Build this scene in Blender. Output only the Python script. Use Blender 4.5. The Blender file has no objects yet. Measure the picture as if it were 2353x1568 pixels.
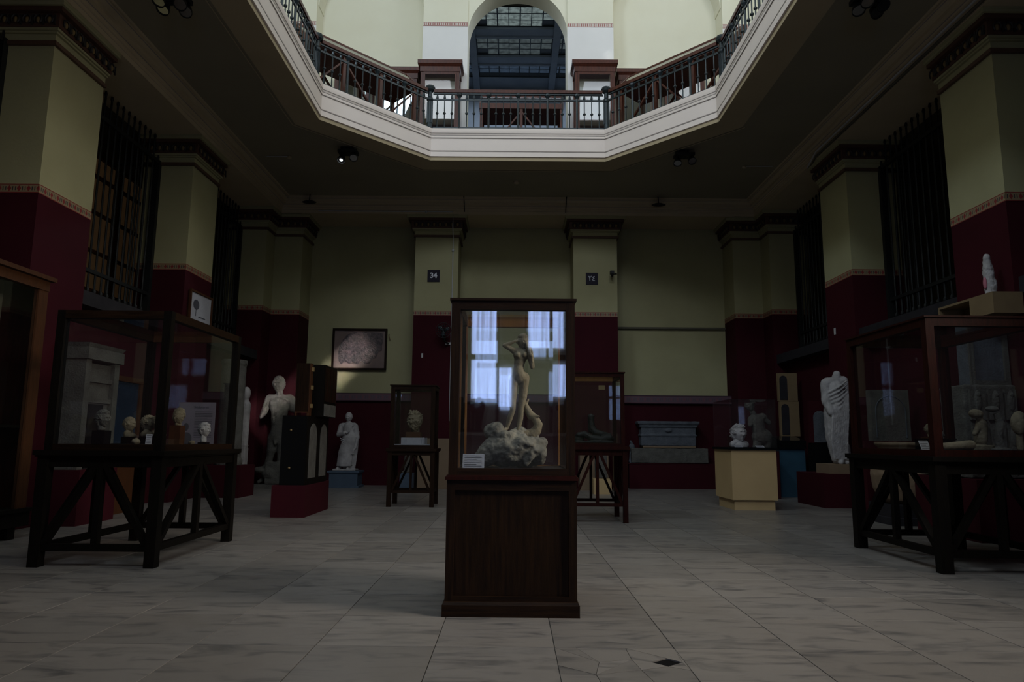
import bpy, bmesh, math, random
from mathutils import Vector, Matrix, noise
from mathutils.geometry import tessellate_polygon
random.seed(7)
PI = math.pi
S = bpy.context.scene
COL = S.collection

# ------------------------------------------------------------------ camera
cam = bpy.data.cameras.new('camera')
cam.sensor_width = 36.0
cam.lens = 1596.3 / 2353 * 36.0
cam.clip_end = 200
co = bpy.data.objects.new('camera', cam)
COL.objects.link(co)
_p, _y, _r = 0.14270, -0.00145, 0.00868
fw = Vector((math.sin(_y) * math.cos(_p), math.cos(_y) * math.cos(_p), math.sin(_p)))
rt = Vector((math.cos(_y), -math.sin(_y), 0))
up = rt.cross(fw)
R_ = rt * math.cos(_r) + up * math.sin(_r)
U_ = -rt * math.sin(_r) + up * math.cos(_r)
m = Matrix((R_, U_, -fw)).transposed().to_4x4()
m.translation = Vector((0, 0, 1.15))
co.matrix_world = m
S.camera = co

# ------------------------------------------------------------------ light
S.view_settings.view_transform = 'Standard'
S.view_settings.look = 'None'
S.view_settings.exposure = -0.12
S.view_settings.gamma = 1.0
S.view_settings.use_curve_mapping = False
S.cycles.transparent_max_bounces = 40
S.cycles.max_bounces = 8
S.cycles.sample_clamp_indirect = 3.0
W = bpy.data.worlds.new('world')
S.world = W
W.use_nodes = True
W.node_tree.nodes['Background'].inputs[0].default_value = (0.55, 0.7, 1.0, 1)
W.node_tree.nodes['Background'].inputs[1].default_value = 0.02

def area(name, loc, aim, sx, sy, power, col, spread=PI):
    l = bpy.data.lights.new(name, 'AREA')
    l.shape = 'RECTANGLE'; l.size = sx; l.size_y = sy
    l.energy = power; l.color = col; l.spread = spread
    o = bpy.data.objects.new(name, l)
    o.location = loc
    o.rotation_euler = (Vector(aim) - Vector(loc)).to_track_quat('-Z', 'Y').to_euler()
    COL.objects.link(o)
    return o

area('skylight', (.1, 9.0, 18.85), (.1, 9.0, 0), 8.6, 9, 120, (.93, .97, 1.0))
area('clerestory', (.1, -3.4, 14.6), (.1, 10, 9.0), 9.5, 2.6, 760, (.82, .91, 1.0))
area('left_clerestory', (-6.3, 5.5, 16.3), (5.5, 13, 6.0), 4.0, 2.2, 700, (.70, .86, 1.0))
area('right_back_fill', (6.5, 12.2, 14.5), (-3.5, 13.5, 8.0), 5, 3.2, 240, (.90, .95, 1.0))  # unseen fill lamp added to brighten the gallery walls and fascia
area('side_window', (6.9, 2.95, 4.3), (-1, 5.6, .6), 2.5, 1.7, 112, (1.0, .90, .78), 1.3)
sg = area('sun_gap', (3.0, 0.0, 13.0), (-5.2, 17.8, 2.45), 3.4, .62, 8, (1.0, .96, .9), .02)
sg.rotation_euler.rotate_axis('Z', math.radians(36))
area('sun_gap_upper', (-4, -2, 15.5), (3.75, 18, 11.12), 1.7, .26, 2.2, (1.0, .97, .92), .03)
area('court_daylight', (0, 22.5, 14.6), (0, 22.5, 0), 8, 5, 240, (.75, .86, 1.0))
area('cabinet_glint_lamp_left', (-4.1, -.8, 18.9), (-4.1, -.8, 0), 1.7, 4.2, 75, (.92, .93, 1.0))  # unseen lamp added to mirror as a bright patch in cabinet glass
area('cabinet_glint_lamp_right', (4.3, -.8, 18.9), (4.3, -.8, 0), 1.7, 4.2, 75, (.82, .88, 1.0))  # added twin for the reflection in the right-hand cabinet


# ------------------------------------------------------------------ node materials
def new_mat(name):
    mt = bpy.data.materials.new(name)
    mt.use_nodes = True
    nt = mt.node_tree
    return mt, nt, nt.nodes['Principled BSDF']

def nd(nt, typ, **kw):
    n = nt.nodes.new(typ)
    for k, v in kw.items():
        if k.startswith('i_'):
            n.inputs[k[2:].replace('_', ' ')].default_value = v
        else:
            setattr(n, k, v)
    return n

def mat(name, c1, c2=None, rough=0.6, scale=4.0, detail=6.0, bump=0.0, bscale=None, stretch=None, spec=0.5, metal=0.0, coord='Object', emit=None, estr=0.0, fac=(0.3, 0.7)):
    """two colours mixed by stretched noise, with a fine noise bump"""
    mt, nt, b = new_mat(name)
    L = nt.links.new
    c2 = c2 or tuple(x * 0.8 for x in c1)
    tc = nd(nt, 'ShaderNodeTexCoord')
    mp = nd(nt, 'ShaderNodeMapping')
    if stretch: mp.inputs['Scale'].default_value = stretch
    L(tc.outputs[coord], mp.inputs[0])
    n = nd(nt, 'ShaderNodeTexNoise', i_Scale=scale, i_Detail=detail)
    L(mp.outputs[0], n.inputs['Vector'])
    mr = nd(nt, 'ShaderNodeMapRange')
    mr.inputs[1].default_value, mr.inputs[2].default_value = fac
    L(n.outputs[0], mr.inputs[0])
    mx = nd(nt, 'ShaderNodeMix', data_type='RGBA')
    mx.inputs[6].default_value = (*c1, 1); mx.inputs[7].default_value = (*c2, 1)
    L(mr.outputs[0], mx.inputs[0])
    L(mx.outputs[2], b.inputs['Base Color'])
    b.inputs['Roughness'].default_value = rough
    b.inputs['Metallic'].default_value = metal
    b.inputs['Specular IOR Level'].default_value = spec
    if bump:
        n2 = nd(nt, 'ShaderNodeTexNoise', i_Scale=bscale or scale * 6, i_Detail=5.0)
        L(mp.outputs[0], n2.inputs['Vector'])
        bp = nd(nt, 'ShaderNodeBump', i_Strength=bump, i_Distance=0.02)
        L(n2.outputs[0], bp.inputs['Height'])
        L(bp.outputs[0], b.inputs['Normal'])
    if emit:
        b.inputs['Emission Color'].default_value = (*emit, 1)
        b.inputs['Emission Strength'].default_value = estr
    return mt

M = {}
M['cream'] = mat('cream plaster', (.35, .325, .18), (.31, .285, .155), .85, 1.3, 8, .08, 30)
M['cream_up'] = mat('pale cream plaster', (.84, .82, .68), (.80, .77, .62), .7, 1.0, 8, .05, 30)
M['white_wall'] = mat('white gallery paint', (.86, .85, .86), (.82, .81, .82), .7, 1.5, 8, .05)
M['maroon'] = mat('maroon dado paint', (.042, .0045, .009), (.032, .0035, .007), .8, 1.2, 8, .06, 26, spec=.12)
M['maroon_ledge'] = mat('purple grey ledge paint', (.055, .030, .045), (.045, .024, .036), .7, 3, spec=.2)
M['ceiling'] = mat('ceiling paint', (.31, .27, .19), (.27, .235, .165), .9, .8, 8, .05)
M['cornice'] = mat('tan cornice paint', (.52, .42, .27), (.46, .37, .235), .8, 1.4, 8, .05)
M['fascia'] = mat('pale pinkish fascia paint', (.87, .76, .70), (.83, .72, .665), .6, 1.2, 8, .06)
M['fascia_line'] = mat('grey brown moulding shadow line', (.30, .26, .24), None, .6)
M['brown_line'] = mat('brown neck line', (.10, .05, .03), None, .6)
M['gold'] = mat('ochre paint', (.22, .15, .06), (.17, .11, .04), .6)
M['black_paint'] = mat('dark ornament paint', (.022, .018, .016), None, .6)
M['redbrown'] = mat('red brown ornament ground', (.085, .035, .02), None, .7)
M['wood'] = mat('dark stained oak', (.019, .009, .004), (.007, .0035, .002), .5, 3, 8, .12, 20, (18, 18, 1.2), spec=.09)
M['wood_h'] = mat('dark stained oak rail', (.019, .009, .004), (.007, .0035, .002), .5, 3, 8, .12, 20, (1.2, 18, 18), spec=.09)
M['wood_black'] = mat('near black stained wood', (.006, .0045, .003), (.003, .0025, .002), .5, 3, 8, .12, 20, (14, 14, 2), spec=.09)
M['wood_red'] = mat('reddish mahogany', (.026, .005, .003), (.012, .003, .002), .5, 3, 8, .1, 20, (14, 14, 2), spec=.09)
M['wood_honey'] = mat('honey coloured inner rail', (.17, .075, .02), (.12, .05, .013), .5, 3, 8, .1, 20, (14, 14, 2), spec=.2)
M['wood_orange'] = mat('orange varnished pine', (.062, .021, .006), (.04, .014, .004), .6, 3, 8, .1, 20, (14, 14, 2), spec=.25)
M['wood_mahog'] = mat('gallery mahogany', (.10, .026, .014), (.05, .014, .009), .4, 3, 8, .08, 20, (10, 10, 2), spec=.3)
M['iron'] = mat('dark teal painted iron', (.020, .032, .040), (.014, .02, .024), .4, 8, 4, .05, metal=.3)
M['iron_black'] = mat('black painted iron', (.005, .006, .006), (.008, .009, .009), .6, 8, 4, .05, metal=.3)
M['statue'] = mat('weathered white marble', (.44, .42, .43), (.26, .25, .25), .7, 5, 10, .35, 45, spec=.2)
M['statue_warm'] = mat('warm aged marble', (.24, .20, .135), (.13, .105, .07), .75, 9, 10, .35, 45, spec=.2)
M['stone'] = mat('grey limestone', (.105, .10, .088), (.065, .06, .053), .9, 6, 12, .6, 40)
M['stone_blue'] = mat('grey blue stone', (.095, .105, .125), (.06, .067, .08), .85, 6, 12, .5, 40)
M['stone_rock'] = mat('grey brown rock', (.22, .20, .16), (.06, .055, .048), .85, 5, 14, .8, 22)
M['sandstone'] = mat('tan board', (.20, .135, .085), (.17, .115, .07), .8, 2)
M['beige'] = mat('beige laminate', (.50, .35, .17), (.45, .31, .15), .6, 2)
M['plywood'] = mat('beige plywood', (.18, .125, .062), (.15, .10, .05), .7, 3)
M['bronze'] = mat('dark green bronze', (.012, .014, .012), (.007, .008, .007), .55, 9, 8, .3, spec=.3)
M['bluepaint'] = mat('slate blue paint', (.055, .085, .13), (.04, .065, .10), .6, 3)
M['teal'] = mat('dark teal blue paint', (.025, .075, .12), (.018, .055, .09), .5, 3)
M['black'] = mat('matt black', (.004, .004, .0045), None, .8, spec=.08)
M['paper'] = mat('white paper card', (.34, .34, .37), (.30, .30, .34), .8, 30)
M['ink'] = mat('dark ink', (.05, .05, .065), None, .8)
M['poster'] = mat('mauve information board', (.16, .14, .18), (.14, .125, .16), .8, 4)
M['lilac'] = mat('pinkish backing board', (.17, .115, .10), (.14, .095, .085), .6, 4)
M['fragment'] = mat('dark carved fragment', (.10, .07, .07), (.035, .025, .03), .55, 12, 12, .9, 30)
M['sign'] = mat('dark purple sign face', (.018, .014, .026), None, .6, spec=.15)
M['signwhite'] = mat('white lettering', (.75, .75, .82), None, .6)
M['cable'] = mat('white plastic conduit', (.5, .5, .5), None, .5)
M['grout'] = mat('dark floor joint', (.09, .08, .072), None, .9)
M['slate'] = mat('dark slate sill', (.026, .024, .028), (.017, .016, .019), .7, 5, spec=.15)
M['browned_paper'] = mat('brown papered window with added glow', (.16, .10, .05), (.12, .075, .035), .8, 3, emit=(.9, .5, .22), estr=.011)  # faint glow added so the paper shows in the dark corridor
M['beam'] = mat('blue grey painted beam', (.30, .35, .42), (.24, .29, .36), .6, 2)
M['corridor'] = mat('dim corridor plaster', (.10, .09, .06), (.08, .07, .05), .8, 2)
M['steel'] = mat('lamp reflector', (.5, .5, .5), None, .2, metal=1)
M['blueglass'] = mat('dark blue backed glass', (.02, .04, .07), (.01, .02, .04), .1, 2)
M['pinkred'] = mat('painted traces', (.45, .15, .2), None, .7)

def glass(name, tint=(1, 1, 1), haze=0.0, f0=0.045):
    mt, nt, b = new_mat(name)
    nt.nodes.remove(b)
    L = nt.links.new
    out = nt.nodes['Material Output']
    lw = nd(nt, 'ShaderNodeLayerWeight'); lw.inputs[0].default_value = .5
    pw = nd(nt, 'ShaderNodeMath', operation='POWER'); pw.inputs[1].default_value = 5
    L(lw.outputs['Facing'], pw.inputs[0])
    ma = nd(nt, 'ShaderNodeMath', operation='MULTIPLY_ADD'); ma.inputs[1].default_value = 1 - f0; ma.inputs[2].default_value = f0
    L(pw.outputs[0], ma.inputs[0])
    t = nd(nt, 'ShaderNodeBsdfTransparent'); t.inputs[0].default_value = (*tint, 1)
    g = nd(nt, 'ShaderNodeBsdfGlossy'); g.inputs['Roughness'].default_value = 0.02
    mx = nd(nt, 'ShaderNodeMixShader')
    L(ma.outputs[0], mx.inputs[0]); L(t.outputs[0], mx.inputs[1]); L(g.outputs[0], mx.inputs[2])
    last = mx.outputs[0]
    if haze:
        d = nd(nt, 'ShaderNodeBsdfDiffuse'); d.inputs[0].default_value = (.6, .62, .65, 1)
        m2 = nd(nt, 'ShaderNodeMixShader'); m2.inputs[0].default_value = haze
        L(last, m2.inputs[1]); L(d.outputs[0], m2.inputs[2]); last = m2.outputs[0]
    L(last, out.inputs[0])
    return mt
M['glass'] = glass('case glass', (.95, .965, .96), .0015)
M['glass_front'] = glass('old polished case glass', (.95, .965, .97), .003, .06)
M['acrylic'] = glass('clear acrylic', (.98, .98, .98), .005, .04)

def emis(name, col, s, streak=0, dirt=0, fall=None):
    mt, nt, b = new_mat(name)
    L = nt.links.new
    b.inputs['Base Color'].default_value = (.1, .1, .1, 1)
    b.inputs['Emission Color'].default_value = (*col, 1)
    b.inputs['Emission Strength'].default_value = s
    tc = nd(nt, 'ShaderNodeTexCoord')
    if streak or dirt:
        mp = nd(nt, 'ShaderNodeMapping')
        mp.inputs['Scale'].default_value = (18, 18, .6) if streak else (3, 3, 3)
        L(tc.outputs['Object'], mp.inputs[0])
        n = nd(nt, 'ShaderNodeTexNoise', i_Scale=1.0 if streak else 2.2, i_Detail=4.0)
        L(mp.outputs[0], n.inputs[0])
        mr = nd(nt, 'ShaderNodeMapRange'); a = streak or dirt
        mr.inputs[1].default_value = .35; mr.inputs[2].default_value = .62
        mr.inputs[3].default_value = s * (1 - a); mr.inputs[4].default_value = s
        L(n.outputs[0], mr.inputs[0]); L(mr.outputs[0], b.inputs['Emission Strength'])
    return mt
M['pane_sky_a'] = emis('dirty skylight pane', (.72, .92, .90), .22, dirt=.6)
M['pane_sky_b'] = emis('dimmer skylight pane', (.66, .86, .88), .075, dirt=.6)  # weaker light of the farther rows set as lower glow; blotches are dirt
M['pane_sky_c'] = emis('blue skylight pane', (.35, .6, 1.0), .06, dirt=.5)
M['pane_dark'] = mat('blacked out pane', (.02, .025, .025), None, .3)
M['curtain_window'] = emis('sheer curtained window', (.42, .56, 1.0), 10.0, streak=.55)
M['lamp_on'] = emis('lit lamp', (.85, .95, 1.0), 30)
M['lamp_dim'] = emis('lamp filament glint', (1, 1, .95), 1.2)

# marble floor tile: veins, every tile its own piece of stone
def marble():
    mt, nt, b = new_mat('veined grey marble')
    L = nt.links.new
    tc = nd(nt, 'ShaderNodeTexCoord'); oi = nd(nt, 'ShaderNodeObjectInfo')
    geo = nd(nt, 'ShaderNodeNewGeometry')
    add = nd(nt, 'ShaderNodeVectorMath', operation='ADD')
    sc = nd(nt, 'ShaderNodeVectorMath', operation='SCALE'); sc.inputs[3].default_value = 40
    cmb = nd(nt, 'ShaderNodeCombineXYZ')
    L(oi.outputs['Random'], cmb.inputs[0]); L(oi.outputs['Random'], cmb.inputs[2])
    L(cmb.outputs[0], sc.inputs[0]); L(tc.outputs['Object'], add.inputs[0]); L(sc.outputs[0], add.inputs[1])
    mp = nd(nt, 'ShaderNodeMapping')
    mp.inputs['Rotation'].default_value = (0, 0, .35); mp.inputs['Scale'].default_value = (1.2, 4.5, 1)
    L(add.outputs[0], mp.inputs[0])
    n1 = nd(nt, 'ShaderNodeTexNoise', i_Scale=1.7, i_Detail=10.0, i_Roughness=.62, i_Distortion=1.1)
    L(mp.outputs[0], n1.inputs[0])
    r1 = nd(nt, 'ShaderNodeMapRange'); r1.inputs[1].default_value = .50; r1.inputs[2].default_value = .70
    L(n1.outputs[0], r1.inputs[0])
    n2 = nd(nt, 'ShaderNodeTexNoise', i_Scale=.9, i_Detail=5.0)
    L(add.outputs[0], n2.inputs[0])
    base = nd(nt, 'ShaderNodeMix', data_type='RGBA')
    base.inputs[6].default_value = (.198, .175, .154, 1); base.inputs[7].default_value = (.175, .167, .160, 1)
    L(n2.outputs[0], base.inputs[0])
    hv = nd(nt, 'ShaderNodeHueSaturation')
    rv = nd(nt, 'ShaderNodeMapRange'); rv.inputs[3].default_value = .84; rv.inputs[4].default_value = 1.1
    L(oi.outputs['Random'], rv.inputs[0]); L(rv.outputs[0], hv.inputs['Value']); L(base.outputs[2], hv.inputs['Color'])
    mx = nd(nt, 'ShaderNodeMix', data_type='RGBA')
    mx.inputs[7].default_value = (.055, .055, .057, 1)
    mu = nd(nt, 'ShaderNodeMath', operation='MULTIPLY'); mu.inputs[1].default_value = .8
    L(r1.outputs[0], mu.inputs[0]); L(mu.outputs[0], mx.inputs[0]); L(hv.outputs[0], mx.inputs[6])
    L(mx.outputs[2], b.inputs['Base Color'])
    n3 = nd(nt, 'ShaderNodeTexNoise', i_Scale=6, i_Detail=6.0)
    L(add.outputs[0], n3.inputs[0])
    rr = nd(nt, 'ShaderNodeMapRange'); rr.inputs[3].default_value = .24; rr.inputs[4].default_value = .46
    L(n3.outputs[0], rr.inputs[0]); L(rr.outputs[0], b.inputs['Roughness'])
    b.inputs['Specular IOR Level'].default_value = .5
    return mt
M['marble'] = marble()

def band_mat(name, ground, red, dark, key=False):
    """painted border, UV: u in border heights, v 0..1"""
    mt, nt, b = new_mat(name)
    L = nt.links.new
    uv = nd(nt, 'ShaderNodeUVMap')
    sp = nd(nt, 'ShaderNodeSeparateXYZ'); L(uv.outputs[0], sp.inputs[0])
    def ma(op, a, c=None, c2=None):
        n = nd(nt, 'ShaderNodeMath', operation=op)
        for i, v in enumerate((a, c, c2)):
            if v is None: continue
            if isinstance(v, (int, float)): n.inputs[i].default_value = v
            else: L(v, n.inputs[i])
        return n.outputs[0]
    u, v = sp.outputs[0], sp.outputs[1]
    fu = ma('FRACT', ma('MULTIPLY', u, .95 if not key else 1.0))
    du = ma('ABSOLUTE', ma('SUBTRACT', fu, .5)); dv = ma('ABSOLUTE', ma('SUBTRACT', v, .5))
    edge = ma('GREATER_THAN', dv, .40)
    if key:
        ring = ma('MULTIPLY', ma('LESS_THAN', ma('MAXIMUM', du, dv), .33), ma('GREATER_THAN', ma('MAXIMUM', du, ma('MULTIPLY', dv, .8)), .12))
        gap = ma('MULTIPLY', ma('GREATER_THAN', fu, .45), ma('LESS_THAN', fu, .62))
        ros = ma('MULTIPLY', ring, ma('SUBTRACT', 1, gap)); drk = ma('MULTIPLY', gap, 0)
    else:
        ros = ma('LESS_THAN', ma('ADD', ma('MULTIPLY', du, 1.6), dv), .36)
        drk = ma('MULTIPLY', ma('LESS_THAN', ma('ABSOLUTE', ma('SUBTRACT', du, .36)), .05), ma('LESS_THAN', dv, .22))
    m1 = nd(nt, 'ShaderNodeMix', data_type='RGBA'); m1.inputs[6].default_value = (*ground, 1); m1.inputs[7].default_value = (*red, 1)
    L(ma('MAXIMUM', ros, edge), m1.inputs[0])
    m2 = nd(nt, 'ShaderNodeMix', data_type='RGBA'); m2.inputs[7].default_value = (*dark, 1)
    L(drk, m2.inputs[0]); L(m1.outputs[2], m2.inputs[6]); L(m2.outputs[2], b.inputs['Base Color'])
    b.inputs['Roughness'].default_value = .6
    return mt
M['band'] = band_mat('painted rosette border', (.25, .18, .10), (.20, .022, .022), (.03, .026, .035))
M['key'] = band_mat('painted key border', (.66, .60, .56), (.36, .12, .11), (.1, .05, .05), True)
M['ledgeband'] = band_mat('painted ledge border', (.085, .05, .07), (.12, .045, .06), (.07, .04, .055))

# ------------------------------------------------------------------ mesh helpers
class MB:
    def __init__(s): s.v = []; s.f = []; s.mi = []; s.k = 0; s.uv = {}
    def add(s, vs, fs):
        o = len(s.v); s.v += [Vector(p) for p in vs]
        for f in fs: s.f.append([i + o for i in f]); s.mi.append(s.k)
        return s
    def box(s, x0, x1, y0, y1, z0, z1):
        if x0 > x1: x0, x1 = x1, x0
        if y0 > y1: y0, y1 = y1, y0
        return s.add([(x0,y0,z0),(x1,y0,z0),(x1,y1,z0),(x0,y1,z0),(x0,y0,z1),(x1,y0,z1),(x1,y1,z1),(x0,y1,z1)],
              [(0,3,2,1),(4,5,6,7),(0,1,5,4),(1,2,6,5),(2,3,7,6),(3,0,4,7)])
    def taper(s, x0, x1, y0, y1, z0, z1, d):
        """box whose top is wider by d all round"""
        return s.add([(x0,y0,z0),(x1,y0,z0),(x1,y1,z0),(x0,y1,z0),(x0-d,y0-d,z1),(x1+d,y0-d,z1),(x1+d,y1+d,z1),(x0-d,y1+d,z1)],
              [(0,3,2,1),(4,5,6,7),(0,1,5,4),(1,2,6,5),(2,3,7,6),(3,0,4,7)])
    def beam(s, a, b, w, h=None, upv=(0, 0, 1)):
        """square bar from a to b"""
        a, b = Vector(a), Vector(b); h = h or w
        d = (b - a).normalized(); u = Vector(upv)
        if abs(d.dot(u)) > .95: u = Vector((0, 1, 0))
        r = d.cross(u).normalized(); u = r.cross(d)
        c = [(-w/2, -h/2), (w/2, -h/2), (w/2, h/2), (-w/2, h/2)]
        vs = [a + r*x + u*y for x, y in c] + [b + r*x + u*y for x, y in c]
        return s.add(vs, [(0,1,2,3),(7,6,5,4),(0,4,5,1),(1,5,6,2),(2,6,7,3),(3,7,4,0)])
    def tube(s, pts, rad, n=8, caps=True):
        pts = [Vector(p) for p in pts]
        rs = rad if isinstance(rad, (list, tuple)) else [rad] * len(pts)
        ref = None; o = len(s.v)
        for i, p in enumerate(pts):
            d = (pts[min(i+1, len(pts)-1)] - pts[max(i-1, 0)]).normalized()
            if ref is None:
                ref = Vector((0, 0, 1)) if abs(d.z) < .9 else Vector((1, 0, 0))
            r = d.cross(ref).normalized(); u = r.cross(d).normalized(); ref = u
            for k in range(n):
                a = 2*PI*k/n
                s.v.append(p + (r*math.cos(a) + u*math.sin(a)) * rs[i])
        for i in range(len(pts)-1):
            for k in range(n):
                a = o+i*n+k; b = o+i*n+(k+1) % n
                s.f.append([a, b, b+n, a+n]); s.mi.append(s.k)
        if caps:
            s.f.append([o+k for k in range(n)][::-1]); s.mi.append(s.k)
            e = o+(len(pts)-1)*n
            s.f.append([e+k for k in range(n)]); s.mi.append(s.k)
        return s
    def lathe(s, prof, c=(0, 0, 0), n=20, sx=1, sy=1):
        o = len(s.v)
        for r, z in prof:
            for k in range(n):
                a = 2*PI*k/n
                s.v.append(Vector((c[0]+r*sx*math.cos(a), c[1]+r*sy*math.sin(a), c[2]+z)))
        for i in range(len(prof)-1):
            for k in range(n):
                a = o+i*n+k; b = o+i*n+(k+1) % n
                s.f.append([a, b, b+n, a+n]); s.mi.append(s.k)
        s.f.append([o+k for k in range(n)][::-1]); s.mi.append(s.k)
        e = o+(len(prof)-1)*n
        s.f.append([e+k for k in range(n)]); s.mi.append(s.k)
        return s
    def ell(s, c, r, rot=None, n=14, m_=9):
        """closed ellipsoid"""
        c = Vector(c); r = (r, r, r) if isinstance(r, (int, float)) else r
        Q = Matrix.Identity(3)
        if rot: 
            from mathutils import Euler
            Q = Euler(rot).to_matrix()
        vs = [Q @ Vector((0, 0, -r[2])) + c]
        for i in range(1, m_):
            t = -PI/2 + PI*i/m_
            for k in range(n):
                a = 2*PI*k/n
                vs.append(Q @ Vector((r[0]*math.cos(t)*math.cos(a), r[1]*math.cos(t)*math.sin(a), r[2]*math.sin(t))) + c)
        vs.append(Q @ Vector((0, 0, r[2])) + c)
        fs = [(0, 1+(k+1) % n, 1+k) for k in range(n)]
        for i in range(m_-2):
            for k in range(n):
                a = 1+i*n+k; b = 1+i*n+(k+1) % n
                fs.append((a, b, b+n, a+n))
        T = len(vs)-1; e = 1+(m_-2)*n
        fs += [(T, e+k, e+(k+1) % n) for k in range(n)]
        return s.add(vs, fs)
    def cap(s, a, ra, b, rb, n=12):
        """tapered capsule"""
        s.ell(a, ra, n=n, m_=8); s.ell(b, rb, n=n, m_=8)
        return s.tube([a, b], [ra, rb], n=n)
    def prism(s, poly, y0, y1):
        """polygon in x,z extruded in y"""
        n = len(poly)
        tri = tessellate_polygon([[Vector((p[0], p[1], 0)) for p in poly]])
        vs = [(p[0], y0, p[1]) for p in poly] + [(p[0], y1, p[1]) for p in poly]
        area_ = sum(poly[i][0]*poly[(i+1) % n][1]-poly[(i+1) % n][0]*poly[i][1] for i in range(n))
        fs = []
        for t in tri:
            t = list(t)
            ar = (poly[t[1]][0]-poly[t[0]][0])*(poly[t[2]][1]-poly[t[0]][1])-(poly[t[2]][0]-poly[t[0]][0])*(poly[t[1]][1]-poly[t[0]][1])
            if ar < 0: t = t[::-1]
            fs.append(tuple(t)); fs.append(tuple(i+n for i in t[::-1]))
        for i in range(n):
            j = (i+1) % n
            fs.append((i, i+n, j+n, j) if area_ > 0 else (j, j+n, i+n, i))
        return s.add(vs, fs)
    def flat(s, outer, holes, z0, z1):
        """horizontal slab with holes"""
        loops = [[Vector((x, y, 0)) for x, y in l] for l in [outer]+holes]
        allp = [p for l in loops for p in l]; n = len(allp)
        tri = tessellate_polygon(loops)
        fs = []
        for t in tri:
            t = list(t); a, b, c = (allp[i] for i in t)
            if (b-a).cross(c-a).z > 0: t = t[::-1]
            fs.append(tuple(t)); fs.append(tuple(i+n for i in t[::-1]))
        vs = [(p.x, p.y, z0) for p in allp]+[(p.x, p.y, z1) for p in allp]
        o = 0
        for l in loops:
            for i in range(len(l)):
                j = (i+1) % len(l); fs.append((o+i, o+j, o+j+n, o+i+n))
            o += len(l)
        return s.add(vs, fs)
    def xform(s, mtx, start=0):
        for i in range(start, len(s.v)): s.v[i] = mtx @ s.v[i]
        return s
    def build(s, name, mats, parent=None, local=False, smooth=False, origin=None, recalc=True):
        me = bpy.data.meshes.new(name)
        if parent is not None and not local:
            off = parent_loc(parent)
        elif parent is None and not local:
            if origin is None:
                xs = [p.x for p in s.v]; ys = [p.y for p in s.v]; zs = [p.z for p in s.v]
                origin = Vector(((min(xs)+max(xs))/2, (min(ys)+max(ys))/2, min(zs)))
            off = Vector(origin)
        else: off = Vector((0, 0, 0))
        me.from_pydata([tuple(p-off) for p in s.v], [], s.f)
        if not isinstance(mats, (list, tuple)): mats = [mats]
        for mm in mats: me.materials.append(M[mm] if isinstance(mm, str) else mm)
        if len(mats) > 1: me.polygons.foreach_set('material_index', s.mi)
        if smooth: me.polygons.foreach_set('use_smooth', [True]*len(me.polygons))
        if s.uv:
            ul = me.uv_layers.new(name='UVMap')
            for pi, uvs in s.uv.items():
                for li, q in zip(me.polygons[pi].loop_indices, uvs): ul.data[li].uv = q
        if recalc:
            bm = bmesh.new(); bm.from_mesh(me)
            bmesh.ops.recalc_face_normals(bm, faces=bm.faces)
            bm.to_mesh(me); bm.free()
        me.update()
        o = bpy.data.objects.new(name, me)
        COL.objects.link(o)
        if parent is not None: o.parent = parent
        elif not local: o.location = off
        return o

def parent_loc(o):
    l = Vector((0, 0, 0))
    while o is not None:
        l = l + o.location; o = o.parent
    return l

def sweep(mb, prof, path, closed=True):
    """profile of (offset to the left of the path, z) along a mitred plan path"""
    n = len(path); P = [Vector((x, y)) for x, y in path]; rows = []
    for i in range(n):
        a = P[i-1] if (closed or i > 0) else None
        b = P[(i+1) % n] if (closed or i < n-1) else None
        d1 = (P[i]-a).normalized() if a is not None else None
        d2 = (b-P[i]).normalized() if b is not None else None
        d1 = d1 or d2; d2 = d2 or d1
        n1 = Vector((-d1.y, d1.x)); n2 = Vector((-d2.y, d2.x))
        mtr = (n1+n2).normalized(); k = 1/max(.2, mtr.dot(n1))
        rows.append([(P[i].x+mtr.x*k*o, P[i].y+mtr.y*k*o, z) for o, z in prof])
    vs = [q for r in rows for q in r]; m_ = len(prof); fs = []
    for i in range(n if closed else n-1):
        j = (i+1) % n
        for k in range(m_-1):
            fs.append((i*m_+k, j*m_+k, j*m_+k+1, i*m_+k+1))
    return mb.add(vs, fs)

def tag(o, label=None, cat=None, group=None, kind=None):
    if label: o['label'] = label
    if cat: o['category'] = cat
    if group: o['group'] = group
    if kind: o['kind'] = kind
    return o
def thing(name, label, cat, loc, group=None, kind=None, rz=0):
    o = bpy.data.objects.new(name, None)
    o.empty_display_size = .1
    COL.objects.link(o); o.location = loc; o.rotation_euler[2] = rz
    return tag(o, label, cat, group, kind)
def struct(name, loc=(0, 0, 0)):
    o = bpy.data.objects.new(name, None)
    o.empty_display_size = .1
    COL.objects.link(o); o.location = loc; o['kind'] = 'structure'
    return o
def inst(src, parent, loc, rz=0, name=None):
    o = src.copy(); COL.objects.link(o); o.parent = parent; o.location = loc
    if rz: o.rotation_euler[2] = rz
    return o
def remesh(o, vox, smooth=3):
    r = o.modifiers.new('remesh', 'REMESH'); r.mode = 'VOXEL'; r.voxel_size = vox; r.use_smooth_shade = True
    if smooth:
        k = o.modifiers.new('smooth', 'SMOOTH'); k.iterations = smooth; k.factor = .5
    return o
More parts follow.
